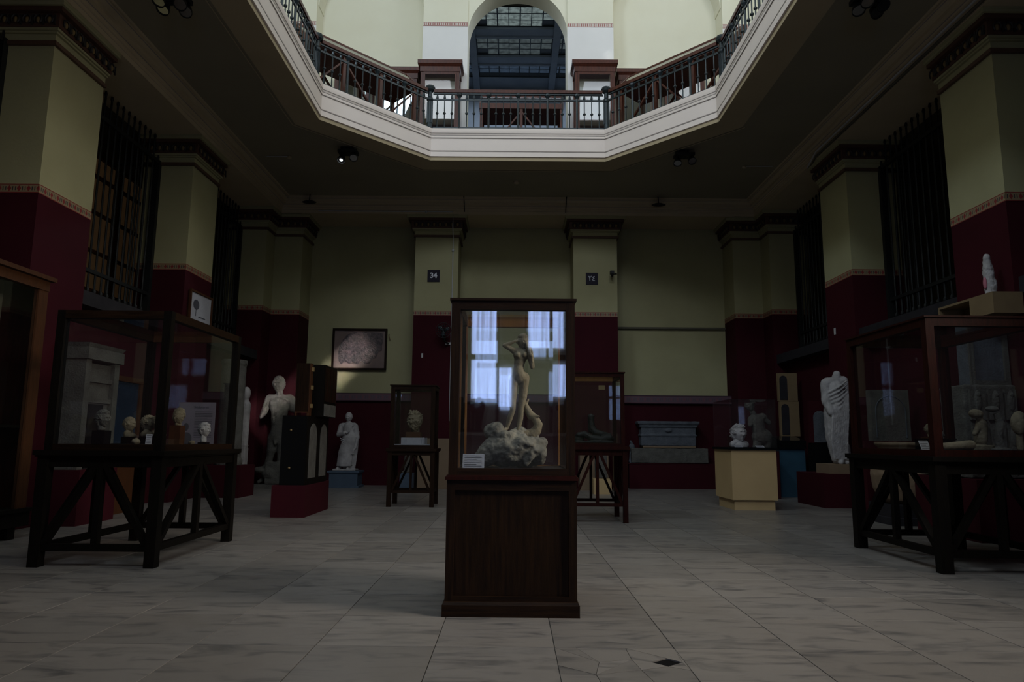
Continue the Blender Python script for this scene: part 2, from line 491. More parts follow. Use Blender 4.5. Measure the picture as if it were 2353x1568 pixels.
# ------------------------------------------------------------------ room measures (metres)
XL, XR, YB, YF = -6.17, 6.36, 17.35, -3.6
ZB0, ZB1, ZC, ZG = 4.28, 4.40, 7.25, 7.95      # painted border, ceiling, gallery floor
OCT = [(1.98, 14.5), (3.87, 12.56), (3.87, 1.9), (1.98, 0.0), (-1.84, 0.0), (-3.73, 1.9), (-3.73, 12.6), (-1.84, 14.5)]
OCT_OUT = [(x+(.3 if x > .1 else -.3)*(1 if abs(x) > 2.5 else .42), y+(.3 if y > 7 else -.3)*(.42 if abs(x) > 2.5 else 1)) for x, y in OCT]
PIERS = [(-3.6, -2.4), (.50, 1.64), (4.58, 5.70), (8.64, 9.77), (12.74, 13.87), (16.80, 17.40)]

# ------------------------------------------------------------------ floor
floor = struct('floor')
MB().box(-9.2, 9.4, YF-.3, 27, -.3, -.008).build('floor_bed', 'grout', floor)
T0, TW, R0 = .2483, .6734, 4.114
base_tile = None
cands = []
for j in range(-11, 22):
    for i in range(-15, 16):
        x0, y0 = T0+i*TW, R0+j*TW
        if x0+TW < -9 or x0 > 9.2: continue
        xc, yc = x0+TW/2, y0+TW/2
        vis = yc > 2.9 and abs(xc) < yc*.78+.5 and abs(xc) < 6.3 and yc < 17.9
        cands.append((0 if vis else 1, yc*yc, i, j, x0, y0))
cands.sort()
g = .0026
stuff = MB(); nt_ = 0
for k, (nv, _, i, j, x0, y0) in enumerate(cands):
    if (i, j) == (0, -1):      # the cracked tile is built apart
        continue
    if nv == 0 and nt_ < 298:
        nt_ += 1
        if base_tile is None:
            b = MB().box(g, TW-g, g, TW-g, -.03, -.0015)
            h = TW
            b.add([(g,g,-.0015),(h-g,g,-.0015),(h-g,h-g,-.0015),(g,h-g,-.0015),(g+.0008,g+.0008,0),(h-g-.0008,g+.0008,0),(h-g-.0008,h-g-.0008,0),(g+.0008,h-g-.0008,0)],
                  [(4,5,6,7),(0,1,5,4),(1,2,6,5),(2,3,7,6),(3,0,4,7)])
            base_tile = b.build('tile', 'marble', floor, local=True)
            base_tile.location = (x0, y0, 0)
        else: inst(base_tile, floor, (x0, y0, 0))
    else:
        stuff.box(x0+g, x0+TW-g, y0+g, y0+TW-g, -.03, 0)
tag(stuff.build('far_tiles', 'marble', floor), kind='stuff')
# the cracked tile: shards with open joints and a chipped hole
cx0, cy0 = T0, R0-TW
pts = {'a': (0, 0), 'b': (.2, 0), 'c': (.47, 0), 'd': (TW, 0), 'e': (TW, .30), 'f': (TW, TW), 'g': (.40, TW), 'h': (.12, TW), 'i': (0, TW), 'j': (0, .36),
       'k': (.18, .22), 'l': (.42, .30), 'm': (.40, .47), 'n': (.22, .42), 'o': (.57, .36), 'p': (.66, .43), 'q': (.59, .50), 'r': (.49, .43)}
shards = ['abkj', 'bclk', 'cdeol', 'eq', 'jkni', 'kmn', 'klm', 'nhi', 'nmgh', 'lorm', 'mrqg', 'gqpf', 'epf', 'oep']
for sname in shards:
    poly = [pts[c] for c in sname]
    if len(poly) < 3: continue
    cxm = sum(p[0] for p in poly)/len(poly); cym = sum(p[1] for p in poly)/len(poly)
    poly = [(cx0+cxm+(p[0]-cxm)*.985, cy0+cym+(p[1]-cym)*.985) for p in poly]
    MB().flat(poly, [], -.02, -.0012*random.random()).build('tile_shard', 'marble', floor)

MB().box(cx0+.50, cx0+.66, cy0+.31, cy0+.49, -.0079, -.0072).build('chip_shade', 'black', floor)  # black sheet standing in for the shade inside the chipped hole
# ------------------------------------------------------------------ shared pieces of ornament
def egg_mesh():
    b = MB()
    b.k = 0
    ring = [(.052*math.cos(t), -.012, .052*math.sin(t)*1.25) for t in [math.radians(a) for a in range(-50, 231, 28)]]
    b.tube(ring, .013, 5)
    b.beam((.075, -.01, -.075), (.075, -.01, .06), .022, .02)
    b.k = 1
    b.ell((0, -.004, -.005), (.030, .022, .045), n=8, m_=6)
    return b
EGG = None
def capital(parent, x0, x1, y0, y1, faces, n_override=None):
    """moulded capital round a pier or pilaster; faces: letters F (towards -Y), L (towards -X), R (towards +X)"""
    global EGG
    b = MB()
    def ring(d, z0, z1, k, tap=0):
        b.k = k
        a0 = x0-(d if 'L' in faces else 0); a1 = x1+(d if 'R' in faces else 0)
        c0 = y0-(d if 'F' in faces else 0); c1 = y1+(d if 'B' in faces else 0)
        b.box(a0, a1, c0, c1, z0, z1)
    ring(.045, 6.33, 6.385, 1); ring(.03, 6.385, 6.40, 0); ring(.015, 6.40, 6.49, 0); ring(.05, 6.49, 6.515, 0); ring(.08, 6.515, 6.55, 0)
    ring(.10, 6.55, 6.74, 2); ring(.17, 6.74, 6.80, 2); ring(.21, 6.80, 6.84, 0); ring(.215, 6.84, 6.88, 0)
    cp = b.build('capital', ['cream', 'brown_line', 'redbrown'], parent)
    loc0 = parent_loc(cp)
    def row(a, c, fixed, rz, horiz):
        global EGG
        L = abs(c-a); n = max(2, int(round(L/.155)))
        for q in range(n):
            t = a+(c-a)*(q+.5)/n
            p = (t, fixed, 6.645) if horiz else (fixed, t, 6.645)
            if EGG is None:
                EGG = egg_mesh().build('egg', ['black_paint', 'gold'], cp, local=True)
                o = EGG
            else: o = inst(EGG, cp, (0, 0, 0))
            o.parent = cp; o.location = Vector(p)-loc0; o.rotation_euler[2] = rz
    if 'F' in faces: row(x0-.05, x1+.05, y0-.105, 0, True)
    if 'R' in faces: row(y0-.05, y1+.05, x1+.105, PI/2, False)
    if 'L' in faces: row(y0-.05, y1+.05, x0-.105, -PI/2, False)
    return cp
def band(parent, path, z0, z1, mname='band', off=.004):
    """painted border strip following a plan path (left side = room)"""
    b = MB(); h = z1-z0; u = 0
    P = [Vector((x, y)) for x, y in path]
    for i in range(len(P)-1):
        d = (P[i+1]-P[i]); L = d.length; d.normalize(); nn = Vector((-d.y, d.x))*off
        a = P[i]+nn-d*off*(0 if i == 0 else -1); c = P[i+1]+nn
        a = P[i]+nn; c = P[i+1]+nn
        f0 = len(b.f)
        b.add([(a.x, a.y, z0), (c.x, c.y, z0), (c.x, c.y, z1), (a.x, a.y, z1)], [(0, 1, 2, 3)])
        b.uv[f0] = [(u/h, 0), ((u+L)/h, 0), ((u+L)/h, 1), (u/h, 1)]
        u += L
    return b.build('painted_border', mname, parent, recalc=False)

# ------------------------------------------------------------------ side walls
def side_wall(sgn, name):
    X = XL if sgn < 0 else XR
    w = struct(name)
    back = X+sgn*.95
    for k, (ya, yb) in enumerate(PIERS):
        xa, xb = min(X, back), max(X, back)
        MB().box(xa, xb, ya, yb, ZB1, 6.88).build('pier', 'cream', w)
        MB().box(xa, xb, ya, yb, 0, ZB0).build('dado', 'maroon', w)
        MB().box(xa, xb, ya, yb, ZB0, ZB1).build('border_bed', 'gold', w)
        if yb > 4:
            if sgn < 0: band(w, [(back, ya), (X, ya), (X, yb)][::1] if False else [(X, yb), (X, ya), (back, ya)][::-1], ZB0, ZB1, off=-.004)
            else: band(w, [(X, yb), (X, ya), (back, ya)], ZB0, ZB1, off=-.004)
            if k < 5: capital(w, xa, xb, ya, yb, 'FR' if sgn < 0 else 'FL')
        # low wall, sill and lintel zone of the bay beyond
        if k < len(PIERS)-1:
            yc = PIERS[k+1][0]
            lx = X+sgn*.30
            MB().box(min(lx, back), max(lx, back), yb, yc, 0, 3.06).build('bay_wall', 'maroon', w)
            MB().box(min(X+sgn*.06, back), max(X+sgn*.06, back), yb+.01, yc-.01, 3.06, 3.27).build('sill', 'slate', w)
            sx = X-sgn*.0
            MB().box(min(X-sgn*.228, X+sgn*.95), max(X-sgn*.228, X+sgn*.95), yb, yc, 6.872, 6.93).build('soffit', 'cornice', w)
    # corridor behind the bars
    cx_ = X+sgn*2.9
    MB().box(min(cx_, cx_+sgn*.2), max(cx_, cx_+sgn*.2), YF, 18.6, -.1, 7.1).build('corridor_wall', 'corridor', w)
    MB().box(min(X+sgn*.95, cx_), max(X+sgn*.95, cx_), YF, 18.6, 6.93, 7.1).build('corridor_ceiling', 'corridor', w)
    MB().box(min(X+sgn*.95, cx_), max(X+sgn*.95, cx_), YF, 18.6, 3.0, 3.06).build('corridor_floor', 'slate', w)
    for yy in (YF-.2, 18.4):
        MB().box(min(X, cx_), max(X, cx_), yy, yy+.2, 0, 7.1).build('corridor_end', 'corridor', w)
    return w
wall_left = side_wall(-1, 'wall_left')
wall_right = side_wall(1, 'wall_right')

# ------------------------------------------------------------------ back wall
wb = struct('wall_back')
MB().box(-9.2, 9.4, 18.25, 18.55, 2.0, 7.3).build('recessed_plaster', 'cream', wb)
MB().box(-9.2, 9.4, 18.0, 18.55, 0, 2.13).build('recessed_dado', 'maroon', wb)
for (xa, xb) in ((-2.53, -1.42), (1.53, 2.65)):
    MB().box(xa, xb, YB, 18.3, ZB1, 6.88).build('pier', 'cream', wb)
    MB().box(xa, xb, YB, 18.3, 0, ZB0).build('dado', 'maroon', wb)
    MB().box(xa, xb, YB, 18.3, ZB0, ZB1).build('border_bed', 'gold', wb)
    band(wb, [(xa, 18.25), (xa, YB), (xb, YB), (xb, 18.25)], ZB0, ZB1, off=-.004)
    capital(wb, xa, xb, YB, 18.25, 'FLR')
for (xa, xb, fc) in ((-7.1, -5.45, 'FR'), (5.64, 7.3, 'FL')):      # corner piers, stepped
    MB().box(xa, xb, 17.4, 18.3, ZB1, 6.88).build('pier', 'cream', wb)
    MB().box(xa, xb, 17.4, 18.3, 0, ZB0).build('dado', 'maroon', wb)
    MB().box(xa, xb, 17.4, 18.3, ZB0, ZB1).build('border_bed', 'gold', wb)
    if fc == 'FR':
        band(wb, [(XL, 17.4), (xb, 17.4), (xb, 18.25)], ZB0, ZB1, off=-.004)
        capital(wb, XL, xb, 17.4, 18.25, fc)
        capital(wb, XL-.9, XL, 16.80, 17.4, fc)
    else:
        band(wb, [(xa, 18.25), (xa, 17.4), (XR, 17.4)], ZB0, ZB1, off=-.004)
        capital(wb, xa, XR, 17.4, 18.25, fc)
        capital(wb, XR, XR+.9, 16.80, 17.4, fc)
for k, (xa, xb) in enumerate(((-5.45, -2.53), (-1.42, 1.53), (2.65, 5.64))):
    MB().box(xa, xb, 17.92, 18.3, 2.13, 2.34).build('dado_ledge', 'maroon_ledge', wb)
    band(wb, [(xa, 17.92), (xb, 17.92)], 2.15, 2.31, 'ledgeband', off=-.004)
    MB().box(xa, xb, 17.122, 18.3, 6.872, 6.93).build('soffit', 'cornice', wb)
tr = MB().beam((2.66, 18.2, 4.14), (5.63, 18.2, 4.14), .06, .05).build('trim_1', 'corridor'); tr['kind'] = 'structure'

# ------------------------------------------------------------------ architrave and cornice
cn = struct('trim_2')
path = [(XL, YB), (XR, YB), (XR, YF), (XL, YF)]      # clockwise: left side is outward, so offsets are negative inward
prof = [(-.20, 6.878), (-.23, 6.88), (-.23, 6.955), (-.245, 6.965), (-.245, 7.02), (-.27, 7.03), (-.27, 7.055), (-.30, 7.075), (-.36, 7.09), (-.36, 7.145), (-.40, 7.155), (-.44, 7.185), (-.47, 7.20), (-.47, 7.235), (-.50, 7.25), (-.50, 7.30)]
sweep(MB(), prof, path, True).build('cornice', 'cornice', cn)
for off, z in ((-.232, 6.957), (-.247, 7.022), (-.302, 7.072), (-.362, 7.147), (-.455, 7.19)):
    sweep(MB(), [(off+.01, z-.004), (off-.004, z), (off+.01, z+.004)], path, True).build('shadow_line', 'fascia_line', cn)

# ------------------------------------------------------------------ ceiling slab with the octagonal well
ceil = struct('ceiling')
MB().flat([(-9.2, YF-.2), (9.4, YF-.2), (9.4, 18.55), (-9.2, 18.55)], [OCT_OUT], ZC, ZC+.04).build('soffit', 'ceiling', ceil)
well = struct('trim_3')
octp = OCT       # runs clockwise seen from above: left side = outside the well
fprof = [(.55, 7.24), (.04, 7.24), (.03, 7.31), (.0, 7.315), (0, 7.42), (.008, 7.425), (.008, 7.44), (.0, 7.45), (.0, 7.73), (-.012, 7.745), (-.012, 7.785), (.0, 7.80), (-.008, 7.825), (-.018, 7.86), (-.022, 7.90), (-.022, 7.955), (.5, 7.955)]
sweep(MB(), fprof, octp, True).build('well_fascia', 'fascia', well)
sweep(MB(), [(.56, 7.235), (.035, 7.235), (.028, 7.305), (.05, 7.31)], octp, True).build('well_lip', 'cornice', well)
for off, z, h in ((.004, 7.432, .006), (-.006, 7.737, .007), (-.006, 7.797, .007), (-.012, 7.845, .004)):
    sweep(MB(), [(off+.02, z-h), (off-.006, z-h), (off-.006, z+h), (off+.02, z+h)], octp, True).build('shadow_line', 'fascia_line', well)
# gallery floor
gf = struct('floor_1')
big = [(x+(.4 if x > 0 else -.4)*(1 if abs(x) > 2.5 else .4), y+(.4 if y > 7 else -.4)) for x, y in OCT]
MB().flat([(-6.9, YF-.2), (7.1, YF-.2), (7.1, 18.5), (-6.9, 18.5)], [OCT_OUT], 7.6, 7.93).build('gallery_floor', 'stone', gf)

# ------------------------------------------------------------------ gallery storey walls
ub = struct('wall_back_upper')
cxa, ra, zs = .055, 1.345, 12.05
ZT = 19.0
MB().box(-2.5, -1.29, 17.4, 18.1, 7.93, ZT).build('pilaster', 'cream_up', ub)
MB().box(1.40, 2.64, 17.4, 18.1, 7.93, ZT).build('pilaster', 'cream_up', ub)
for (xa, xb) in ((-2.5, -1.29), (1.40, 2.64)):
    MB().box(xa-.003, xb+.003, 17.393, 17.41, 7.93, 12.24).build('lower_pilaster_paint', 'white_wall', ub)
    band(ub, [(xa, 17.392), (xb, 17.392)], 12.245, 12.36, 'key', off=-.004)
arc = [(cxa+ra*math.cos(t), zs+ra*math.sin(t)) for t in [PI*i/56 for i in range(57)]]
MB().prism([(1.42, zs)]+arc+[(-1.31, zs), (-1.31, ZT), (1.42, ZT)], 17.45, 18.1).build('arch_wall', 'cream_up', ub)
# bays with shallow round-headed niches
for (xa, xb) in ((-5.4, -2.5), (2.64, 5.6)):
    MB().box(xa-.6, xb+.6, 18.0, 18.3, 7.93, ZT).build('bay_wall', 'cream_up', ub)
    c_ = (xa+xb)/2; r_ = (xb-xa)/2-.02
    aa = [(c_+r_*math.cos(t), 12.9+r_*math.sin(t)) for t in [PI*i/24 for i in range(25)]]
    MB().prism([(xb+.02, 12.9)]+aa+[(xa-.02, 12.9), (xa-.02, ZT), (xb+.02, ZT)], 17.5, 18.05).build('niche_head', 'cream_up', ub)
for (xa, xb) in ((-6.9, -5.4), (5.6, 7.1)):
    MB().box(xa, xb, 17.4, 18.3, 7.93, ZT).build('pilaster', 'cream_up', ub)
    MB().box(xa-.003, xb+.003, 17.393, 17.41, 7.93, 12.24).build('lower_pilaster_paint', 'white_wall', ub)
    band(ub, [(xa, 17.392), (xb, 17.392)], 12.245, 12.36, 'key', off=-.004)
for nm, xa, xb in (('wall_left_upper', -6.9, -6.6), ('wall_right_upper', 6.8, 7.1)):
    u_ = struct(nm)
    MB().box(xa, xb, YF, 18.3, 7.93, ZT).build('plaster', 'cream_up', u_)
    for ya, yb in ((11.9, 13.0), (7.9, 9.0), (3.9, 5.0)):
        fx = -6.38 if xa < 0 else 6.58
        MB().box(min(fx, xa), max(fx, xb), ya, yb, 7.93, ZT).build('pilaster', 'cream_up', u_)
wf = struct('wall_front_upper')
MB().box(-6.9, 7.1, YF-.2, YF, 7.93, 12.2).build('plaster', 'cream_up', wf)
MB().box(-6.9, -5.0, YF-.2, YF, 12.2, ZT).build('plaster', 'cream_up', wf)
MB().box(5.2, 7.1, YF-.2, YF, 12.2, ZT).build('plaster', 'cream_up', wf)
cu = struct('ceiling_1')
MB().flat([(-6.9, YF-.2), (7.1, YF-.2), (7.1, 18.3), (-6.9, 18.3)], [[(-4.5, 1), (-4.5, 14), (4.7, 14), (4.7, 1)]], ZT, ZT+.2).build('roof_slab', 'cream_up', cu)

# the glazed court beyond the arch
ct = struct('ceiling_2')
ZR = 15.0
def xb_(x0, x1, y0, y1, z0, z1, nm='beam', mm='beam'): return MB().box(x0, x1, y0, y1, z0, z1).build(nm, mm, ct)
for x0, x1 in ((-1.62, -1.38), (1.30, 1.54), (-4.6, -4.35), (4.3, 4.55)): xb_(x0, x1, 18.6, 25.9, ZR-.16, ZR+.1)
for y0, y1 in ((21.72, 22.28), (23.45, 24.05), (18.5, 19.2)): xb_(-6, 6, y0, y1, ZR-.05, ZR+.1)
for y0 in (21.72, 22.21, 23.45, 23.98): xb_(-6, 6, y0, y0+.07, ZR-.09, ZR-.05, 'beam_moulding')
gaps = [(20.62, 21.68, 'pane_sky_a'), (22.34, 23.42, 'pane_sky_b'), (24.10, 25.0, 'pane_sky_c')]
win = struct('window_1')
for gi, (y0, y1, mm) in enumerate(gaps):
    for (xa, xb, nc) in ((-1.36, 1.28, 7), (1.56, 4.28, 7), (-4.34, -1.64, 7)):
        cw = (xb-xa)/nc; rh = (y1-y0)/3
        for c in range(nc):
            if (xa < 0 and xa < -2 and c < 5) or (xa > 0 and c > 2): continue
            for r in range(3):
                mat_ = mm
                if r == 0 and False: pass
                if (r == 2 and c in (0, nc-1)) or (xa != -1.36 and r == 2): mat_ = 'pane_dark'
                if gi == 2 and r == 2: mat_ = 'pane_dark'
                x_, y_ = xa+c*cw, y0+(r)*rh
                MB().box(x_+.012, x_+cw-.012, y_+.012, y_+rh-.012, ZR+.005, ZR+.015).build('pane', mat_, win)
    for c in range(-12, 20):
        x_ = -1.36+c*(2.64/7)
        if -4.4 < x_ < 4.4:
            MB().box(x_-.014 if c % 2 else x_-.022, x_+.014 if c % 2 else x_+.022, y0, y1, ZR-.012, ZR+.02).build('glazing_bar', 'iron', win)
    for r in range(4):
        MB().box(-4.4, 4.4, y0+r*(y1-y0)/3-.014, y0+r*(y1-y0)/3+.014, ZR-.008, ZR+.02).build('glazing_bar', 'iron', win)
xb_(-6, 6, 18.0, 20.62, ZR+.03, ZR+.1, 'roof_slab', 'corridor'); xb_(-6, 6, 25.0, 27, ZR-.02, ZR+.1, 'roof_slab', 'beam'); xb_(-6, 6, 20, 26, ZR+.12, ZR+.2, 'roof_cover', 'pane_dark')
cb = struct('wall_court')
MB().box(-6, 6, 25.9, 26.2, 2, ZR).build('end_wall', 'beam', cb)
MB().box(-6.3, -5.9, 18.3, 26.2, 2, ZR+.1).build('side_wall', 'corridor', cb); MB().box(5.9, 6.3, 18.3, 26.2, 2, ZR+.1).build('side_wall', 'corridor', cb)
MB().box(-6, 6, 18.3, 26, 7.6, 7.9).build('landing', 'slate', cb)

# ------------------------------------------------------------------ entrance wall behind the viewer, with its tall curtained windows
fr = struct('wall_front')
y1 = YF; 
wins = [(-1.35, -.82, 2.0, 4.3), (-.35, -.10, 2.0, 4.3), (-.82, -.45, 2.0, 3.0), (.18, .80, 2.95, 4.3), (.18, .62, 1.9, 2.35), (.98, 1.55, 1.9, 2.75)]
wins = [(-.80, -.32, 1.95, 3.75), (-.27, -.02, 1.80, 2.55), (.30, .98, 2.95, 3.85), (.78, 1.45, 2.0, 2.62)]
MB().prism([(-9.2, 0), (9.4, 0), (9.4, 7.25), (-9.2, 7.25)], y1-.3, y1-.12).build('masonry', 'cream_up', fr)
for q in ((-9.2, -1.5, .0, 7.2), (2.0, 9.4, 0, 7.2), (-1.5, -.9, 0, 7.2), (1.6, 2.0, 0, 7.2), (-.9, 1.6, 0, 1.25), (-.9, 1.6, 4.2, 7.2)):
    MB().box(q[0], q[1], y1-.12, y1, q[2], q[3]).build('plaster', 'cream' if q[1]-q[0] > 5 else 'white_wall', fr)
MB().box(-1.2, 1.9, y1, y1+.25, 1.25, 1.30).build('shelf', 'white_wall', fr)
wn = struct('window_2')
for xa, xb, za, zb in wins:
    MB().box(xa, xb, y1-.10, y1-.08, za, zb).build('curtained_pane', 'curtain_window', wn)
for x in (-.84, -.295, .26, .74, 1.5):
    MB().box(x-.03, x+.03, y1-.1, y1+.02, 1.25, 4.2).build('mullion', 'wood_black', wn)
for z in (2.75, 4.15): MB().box(-.9, 1.6, y1-.1, y1+.02, z-.05, z+.05).build('transom', 'wood_black', wn)
# ------------------------------------------------------------------ gallery railing
ZRB = 7.955
def off_pt(i, o=.16):
    n = len(OCT); a, b, c = (Vector(OCT[(i+k) % n]) for k in (-1, 0, 1))
    d1 = (b-a).normalized(); d2 = (c-b).normalized()
    n1 = Vector((-d1.y, d1.x)); n2 = Vector((-d2.y, d2.x)); mt = (n1+n2).normalized()
    return b+mt*(o/mt.dot(n1))
RP = [off_pt(i) for i in range(8)]
def newel_post(p, label):
    b = MB()
    b.lathe([(.085, 0), (.085, .09), (.06, .11), (.055, .2), (.055, .70), (.075, .74), (.075, .78), (.05, .82), (.05, .93), (.10, .98), (.115, 1.03), (.10, 1.07), (.04, 1.09)], (p.x, p.y, ZRB), 12)
    t = thing('newel_post', label, 'post', (p.x, p.y, ZRB))
    b.build('shaft', 'iron', t, smooth=False)
    for k in range(8):
        a = k*PI/4
        MB().beam((p.x+.06*math.cos(a), p.y+.06*math.sin(a), ZRB+.2), (p.x+.06*math.cos(a), p.y+.06*math.sin(a), ZRB+.70), .016).build('flute', 'iron', t)
BAL = None
def bal_mesh():
    b = MB(); b.tube([(0, 0, .08), (0, 0, .83)], .013, 6)
    b.lathe([(.012, .40), (.034, .425), (.034, .445), (.012, .47)], n=8)
    b.lathe([(.012, .74), (.03, .80), (.022, .85), (.002, .90)], n=6)
    return b
def railing(a, c, nb, label):
    global BAL
    L = (c-a).length; d = (c-a).normalized(); d3 = Vector((d.x, d.y, 0))
    A = Vector((a.x, a.y, ZRB)); C_ = Vector((c.x, c.y, ZRB)); Z = Vector((0, 0, 1))
    mid = (A+C_)/2
    t = thing('gallery_railing', label, 'railing', mid, 'iron railings round the gallery well')
    MB().beam(A+d3*.09+Z*.955, C_-d3*.09+Z*.955, .085, .07).build('handrail', 'wood_mahog', t)
    MB().beam(A+d3*.07+Z*.895, C_-d3*.07+Z*.895, .04, .03).build('upper_rail', 'iron', t)
    MB().beam(A+d3*.07+Z*.76, C_-d3*.07+Z*.76, .03, .04).build('picket_rail', 'iron', t)
    MB().beam(A+d3*.07+Z*.09, C_-d3*.07+Z*.09, .035, .04).build('bottom_rail', 'iron', t)
    for k in range(nb*4+1):
        p = A+d3*(L*k/(nb*4))
        if k % 4 == 0:
            if 0 < k < nb*4:
                b = MB().tube([p+Z*.0, p+Z*.9], .026, 8)
                b.lathe([(.026, .80), (.06, .86), (.06, .90)], p, 8)
                b.build('post', 'iron', t)
        else:
            if BAL is None: o = BAL = bal_mesh().build('baluster', 'iron', t, local=True)
            else: o = inst(BAL, t, (0, 0, 0))
            o.location = p-mid
railing(RP[7], RP[0], 6, 'straight centre run of the gallery railing facing the viewer under the arch')
railing(RP[0], RP[1], 4, 'diagonal run of gallery railing to the right of the centre run')
railing(RP[7], RP[6], 4, 'diagonal run of gallery railing to the left of the centre run')
railing(RP[1], RP[2], 16, 'long run of gallery railing climbing to the upper right edge of the photo')
railing(RP[6], RP[5], 16, 'long run of gallery railing climbing to the upper left edge of the photo')
newel_post(RP[7], 'iron newel post at the left end of the centre railing run')
newel_post(RP[0], 'iron newel post at the right end of the centre railing run')
newel_post(RP[6], 'iron newel post at the far left bend of the gallery railing')
newel_post(RP[1], 'iron newel post at the far right bend of the gallery railing')

# ------------------------------------------------------------------ gallery cabinets and desks
def gallery_cabinet(x0, x1, y0, y1, z1, label, back='cream_up', nx=1, group=None, shelves=(9.35,), contents=None):
    t = thing('glazed_cabinet', label, 'cabinet', ((x0+x1)/2, (y0+y1)/2, 7.93), group)
    p = .07; z0 = 7.93
    MB().box(x0, x1, y0, y1, z0, z0+.12).build('plinth', 'wood_mahog', t)
    b = MB().box(x0-.02, x1+.02, y0-.02, y1, z1-.30, z1-.16).taper(x0-.02, x1+.02, y0-.02, y1, z1-.16, z1-.10, .05).box(x0-.08, x1+.08, y0-.08, y1, z1-.10, z1)
    b.build('cornice', 'wood_mahog', t)
    for x in (x0, x1-p):
        for y in (y0, y1-p): MB().box(x, x+p, y, y+p, z0+.12, z1-.3).build('post', 'wood_mahog', t)
    MB().box(x0+p, x1-p, y1-.03, y1-.01, z0+.12, z1-.3).build('back_panel', back, t)
    for k in range(nx):
        a = x0+p+(x1-x0-2*p)*k/nx; c = x0+p+(x1-x0-2*p)*(k+1)/nx
        d = MB(); w = .045
        d.box(a, a+w, y0-.01, y0+.02, z0+.12, z1-.3).box(c-w, c, y0-.01, y0+.02, z0+.12, z1-.3).box(a+w, c-w, y0-.01, y0+.02, z0+.12, z0+.12+w).box(a+w, c-w, y0-.01, y0+.02, z1-.3-w*1.6, z1-.3)
        dr = d.build('door', 'wood_mahog', t)
        MB().box(a+w, c-w, y0+.003, y0+.008, z0+.12+w, z1-.3-w).build('pane', 'glass_front', dr)
    for s in shelves: MB().box(x0+p, x1-p, y0+.03, y1-.03, s-.02, s).build('shelf', 'wood_mahog', t)
    for x in (x0+.02, x1-.03): MB().box(x, x+.006, y0+p, y1-p, z0+.12, z1-.3).build('side_pane', 'glass', t)
    return t
gallery_cabinet(-2.45, -1.45, 16.85, 17.36, 10.92, 'tall glazed gallery cabinet standing against the pilaster left of the arch', 'white_wall')
gallery_cabinet(1.55, 2.58, 16.85, 17.36, 10.95, 'tall glazed gallery cabinet standing against the pilaster right of the arch', 'white_wall')
gallery_cabinet(-3.62, -2.62, 17.35, 17.95, 11.0, 'brown gallery wall cabinet just left of the tall cabinet beside the arch', 'bronze')
gallery_cabinet(-4.82, -3.86, 17.35, 17.95, 11.05, 'brown gallery wall cabinet farthest left behind the diagonal railing', 'bronze')
gallery_cabinet(2.78, 3.76, 17.35, 17.95, 11.0, 'brown gallery wall cabinet just right of the tall cabinet beside the arch', 'bronze')
gallery_cabinet(3.98, 5.05, 17.35, 17.95, 11.12, 'brown gallery wall cabinet farthest right behind the diagonal railing', 'bronze')
gallery_cabinet(5.85, 6.5, 14.6, 15.6, 11.0, 'orange brown cabinet at the right end of the gallery beside the corner', 'bronze')

def gallery_desk(cx, cy, L, rz, ztop, label, W_=.95):
    """double sloped display desk on braced legs, length along local x"""
    t = thing('display_desk', label, 'display case', (cx, cy, 7.93), None, None, rz)
    def P(b, n, mm): return b.build(n, mm, t, local=True)
    h = ztop-7.93; zt = h-.42; w2 = W_/2; l2 = L/2
    P(MB().box(-l2, l2, -w2, w2, zt-.14, zt), 'case_body', 'wood_mahog')
    for s in (-1, 1):
        P(MB().add([(-l2+.04, s*w2, zt), (l2-.04, s*w2, zt), (l2-.04, s*.04, h-.03), (-l2+.04, s*.04, h-.03), (-l2+.04, s*w2, zt+.01), (l2-.04, s*w2, zt+.01), (l2-.04, s*.04, h-.02), (-l2+.04, s*.04, h-.02)],
            [(0,1,2,3),(4,5,6,7),(0,1,5,4),(2,3,7,6),(0,3,7,4),(1,2,6,5)]), 'sloping_pane', 'glass_front')
    P(MB().box(-l2, l2, -.05, .05, h-.06, h), 'ridge', 'wood_mahog')
    for x in (-l2, l2-.04):
        P(MB().prism([(-w2, zt), (w2, zt), (0.04, h), (-.04, h)], 0, .04).xform(Matrix.Translation((x, 0, 0)) @ Matrix(((0,1,0,0),(1,0,0,0),(0,0,1,0),(0,0,0,1)))), 'end_gable', 'wood_mahog')
    P(MB().box(-l2+.05, l2-.05, -w2+.04, w2-.04, zt, zt+.02), 'display_bed', 'slate')
    n = max(1, round(L/1.1))
    for s in (-1, 1):
        for k in range(n+1):
            x = -l2+.05+(L-.1)*k/n
            P(MB().beam((x, s*(w2-.05), 0), (x, s*(w2-.05), zt-.14), .07), 'leg', 'wood_mahog')
        for k in range(n):
            xa = -l2+.05+(L-.1)*k/n; xc = xa+(L-.1)/n
            q = ((xa, .15, xc, zt-.2) if k % 2 == 0 else (xa, zt-.2, xc, .15))
            P(MB().beam((q[0], s*(w2-.05), q[1]), (q[2], s*(w2-.05), q[3]), .05, .035), 'brace', 'wood_mahog')
        P(MB().beam((-l2+.05, s*(w2-.05), .12), (l2-.05, s*(w2-.05), .12), .05, .05), 'bottom_rail', 'wood_mahog')
gallery_desk(.16, 17.0, 2.12, 0, 10.02, 'mahogany display desk with braced legs in the middle of the arch')
gallery_desk(-3.62, 14.42, 2.9, math.radians(45.5), 9.75, 'long mahogany display desk behind the left diagonal railing')
gallery_desk(3.75, 14.42, 2.9, math.radians(-45.5), 9.75, 'long mahogany display desk behind the right diagonal railing')

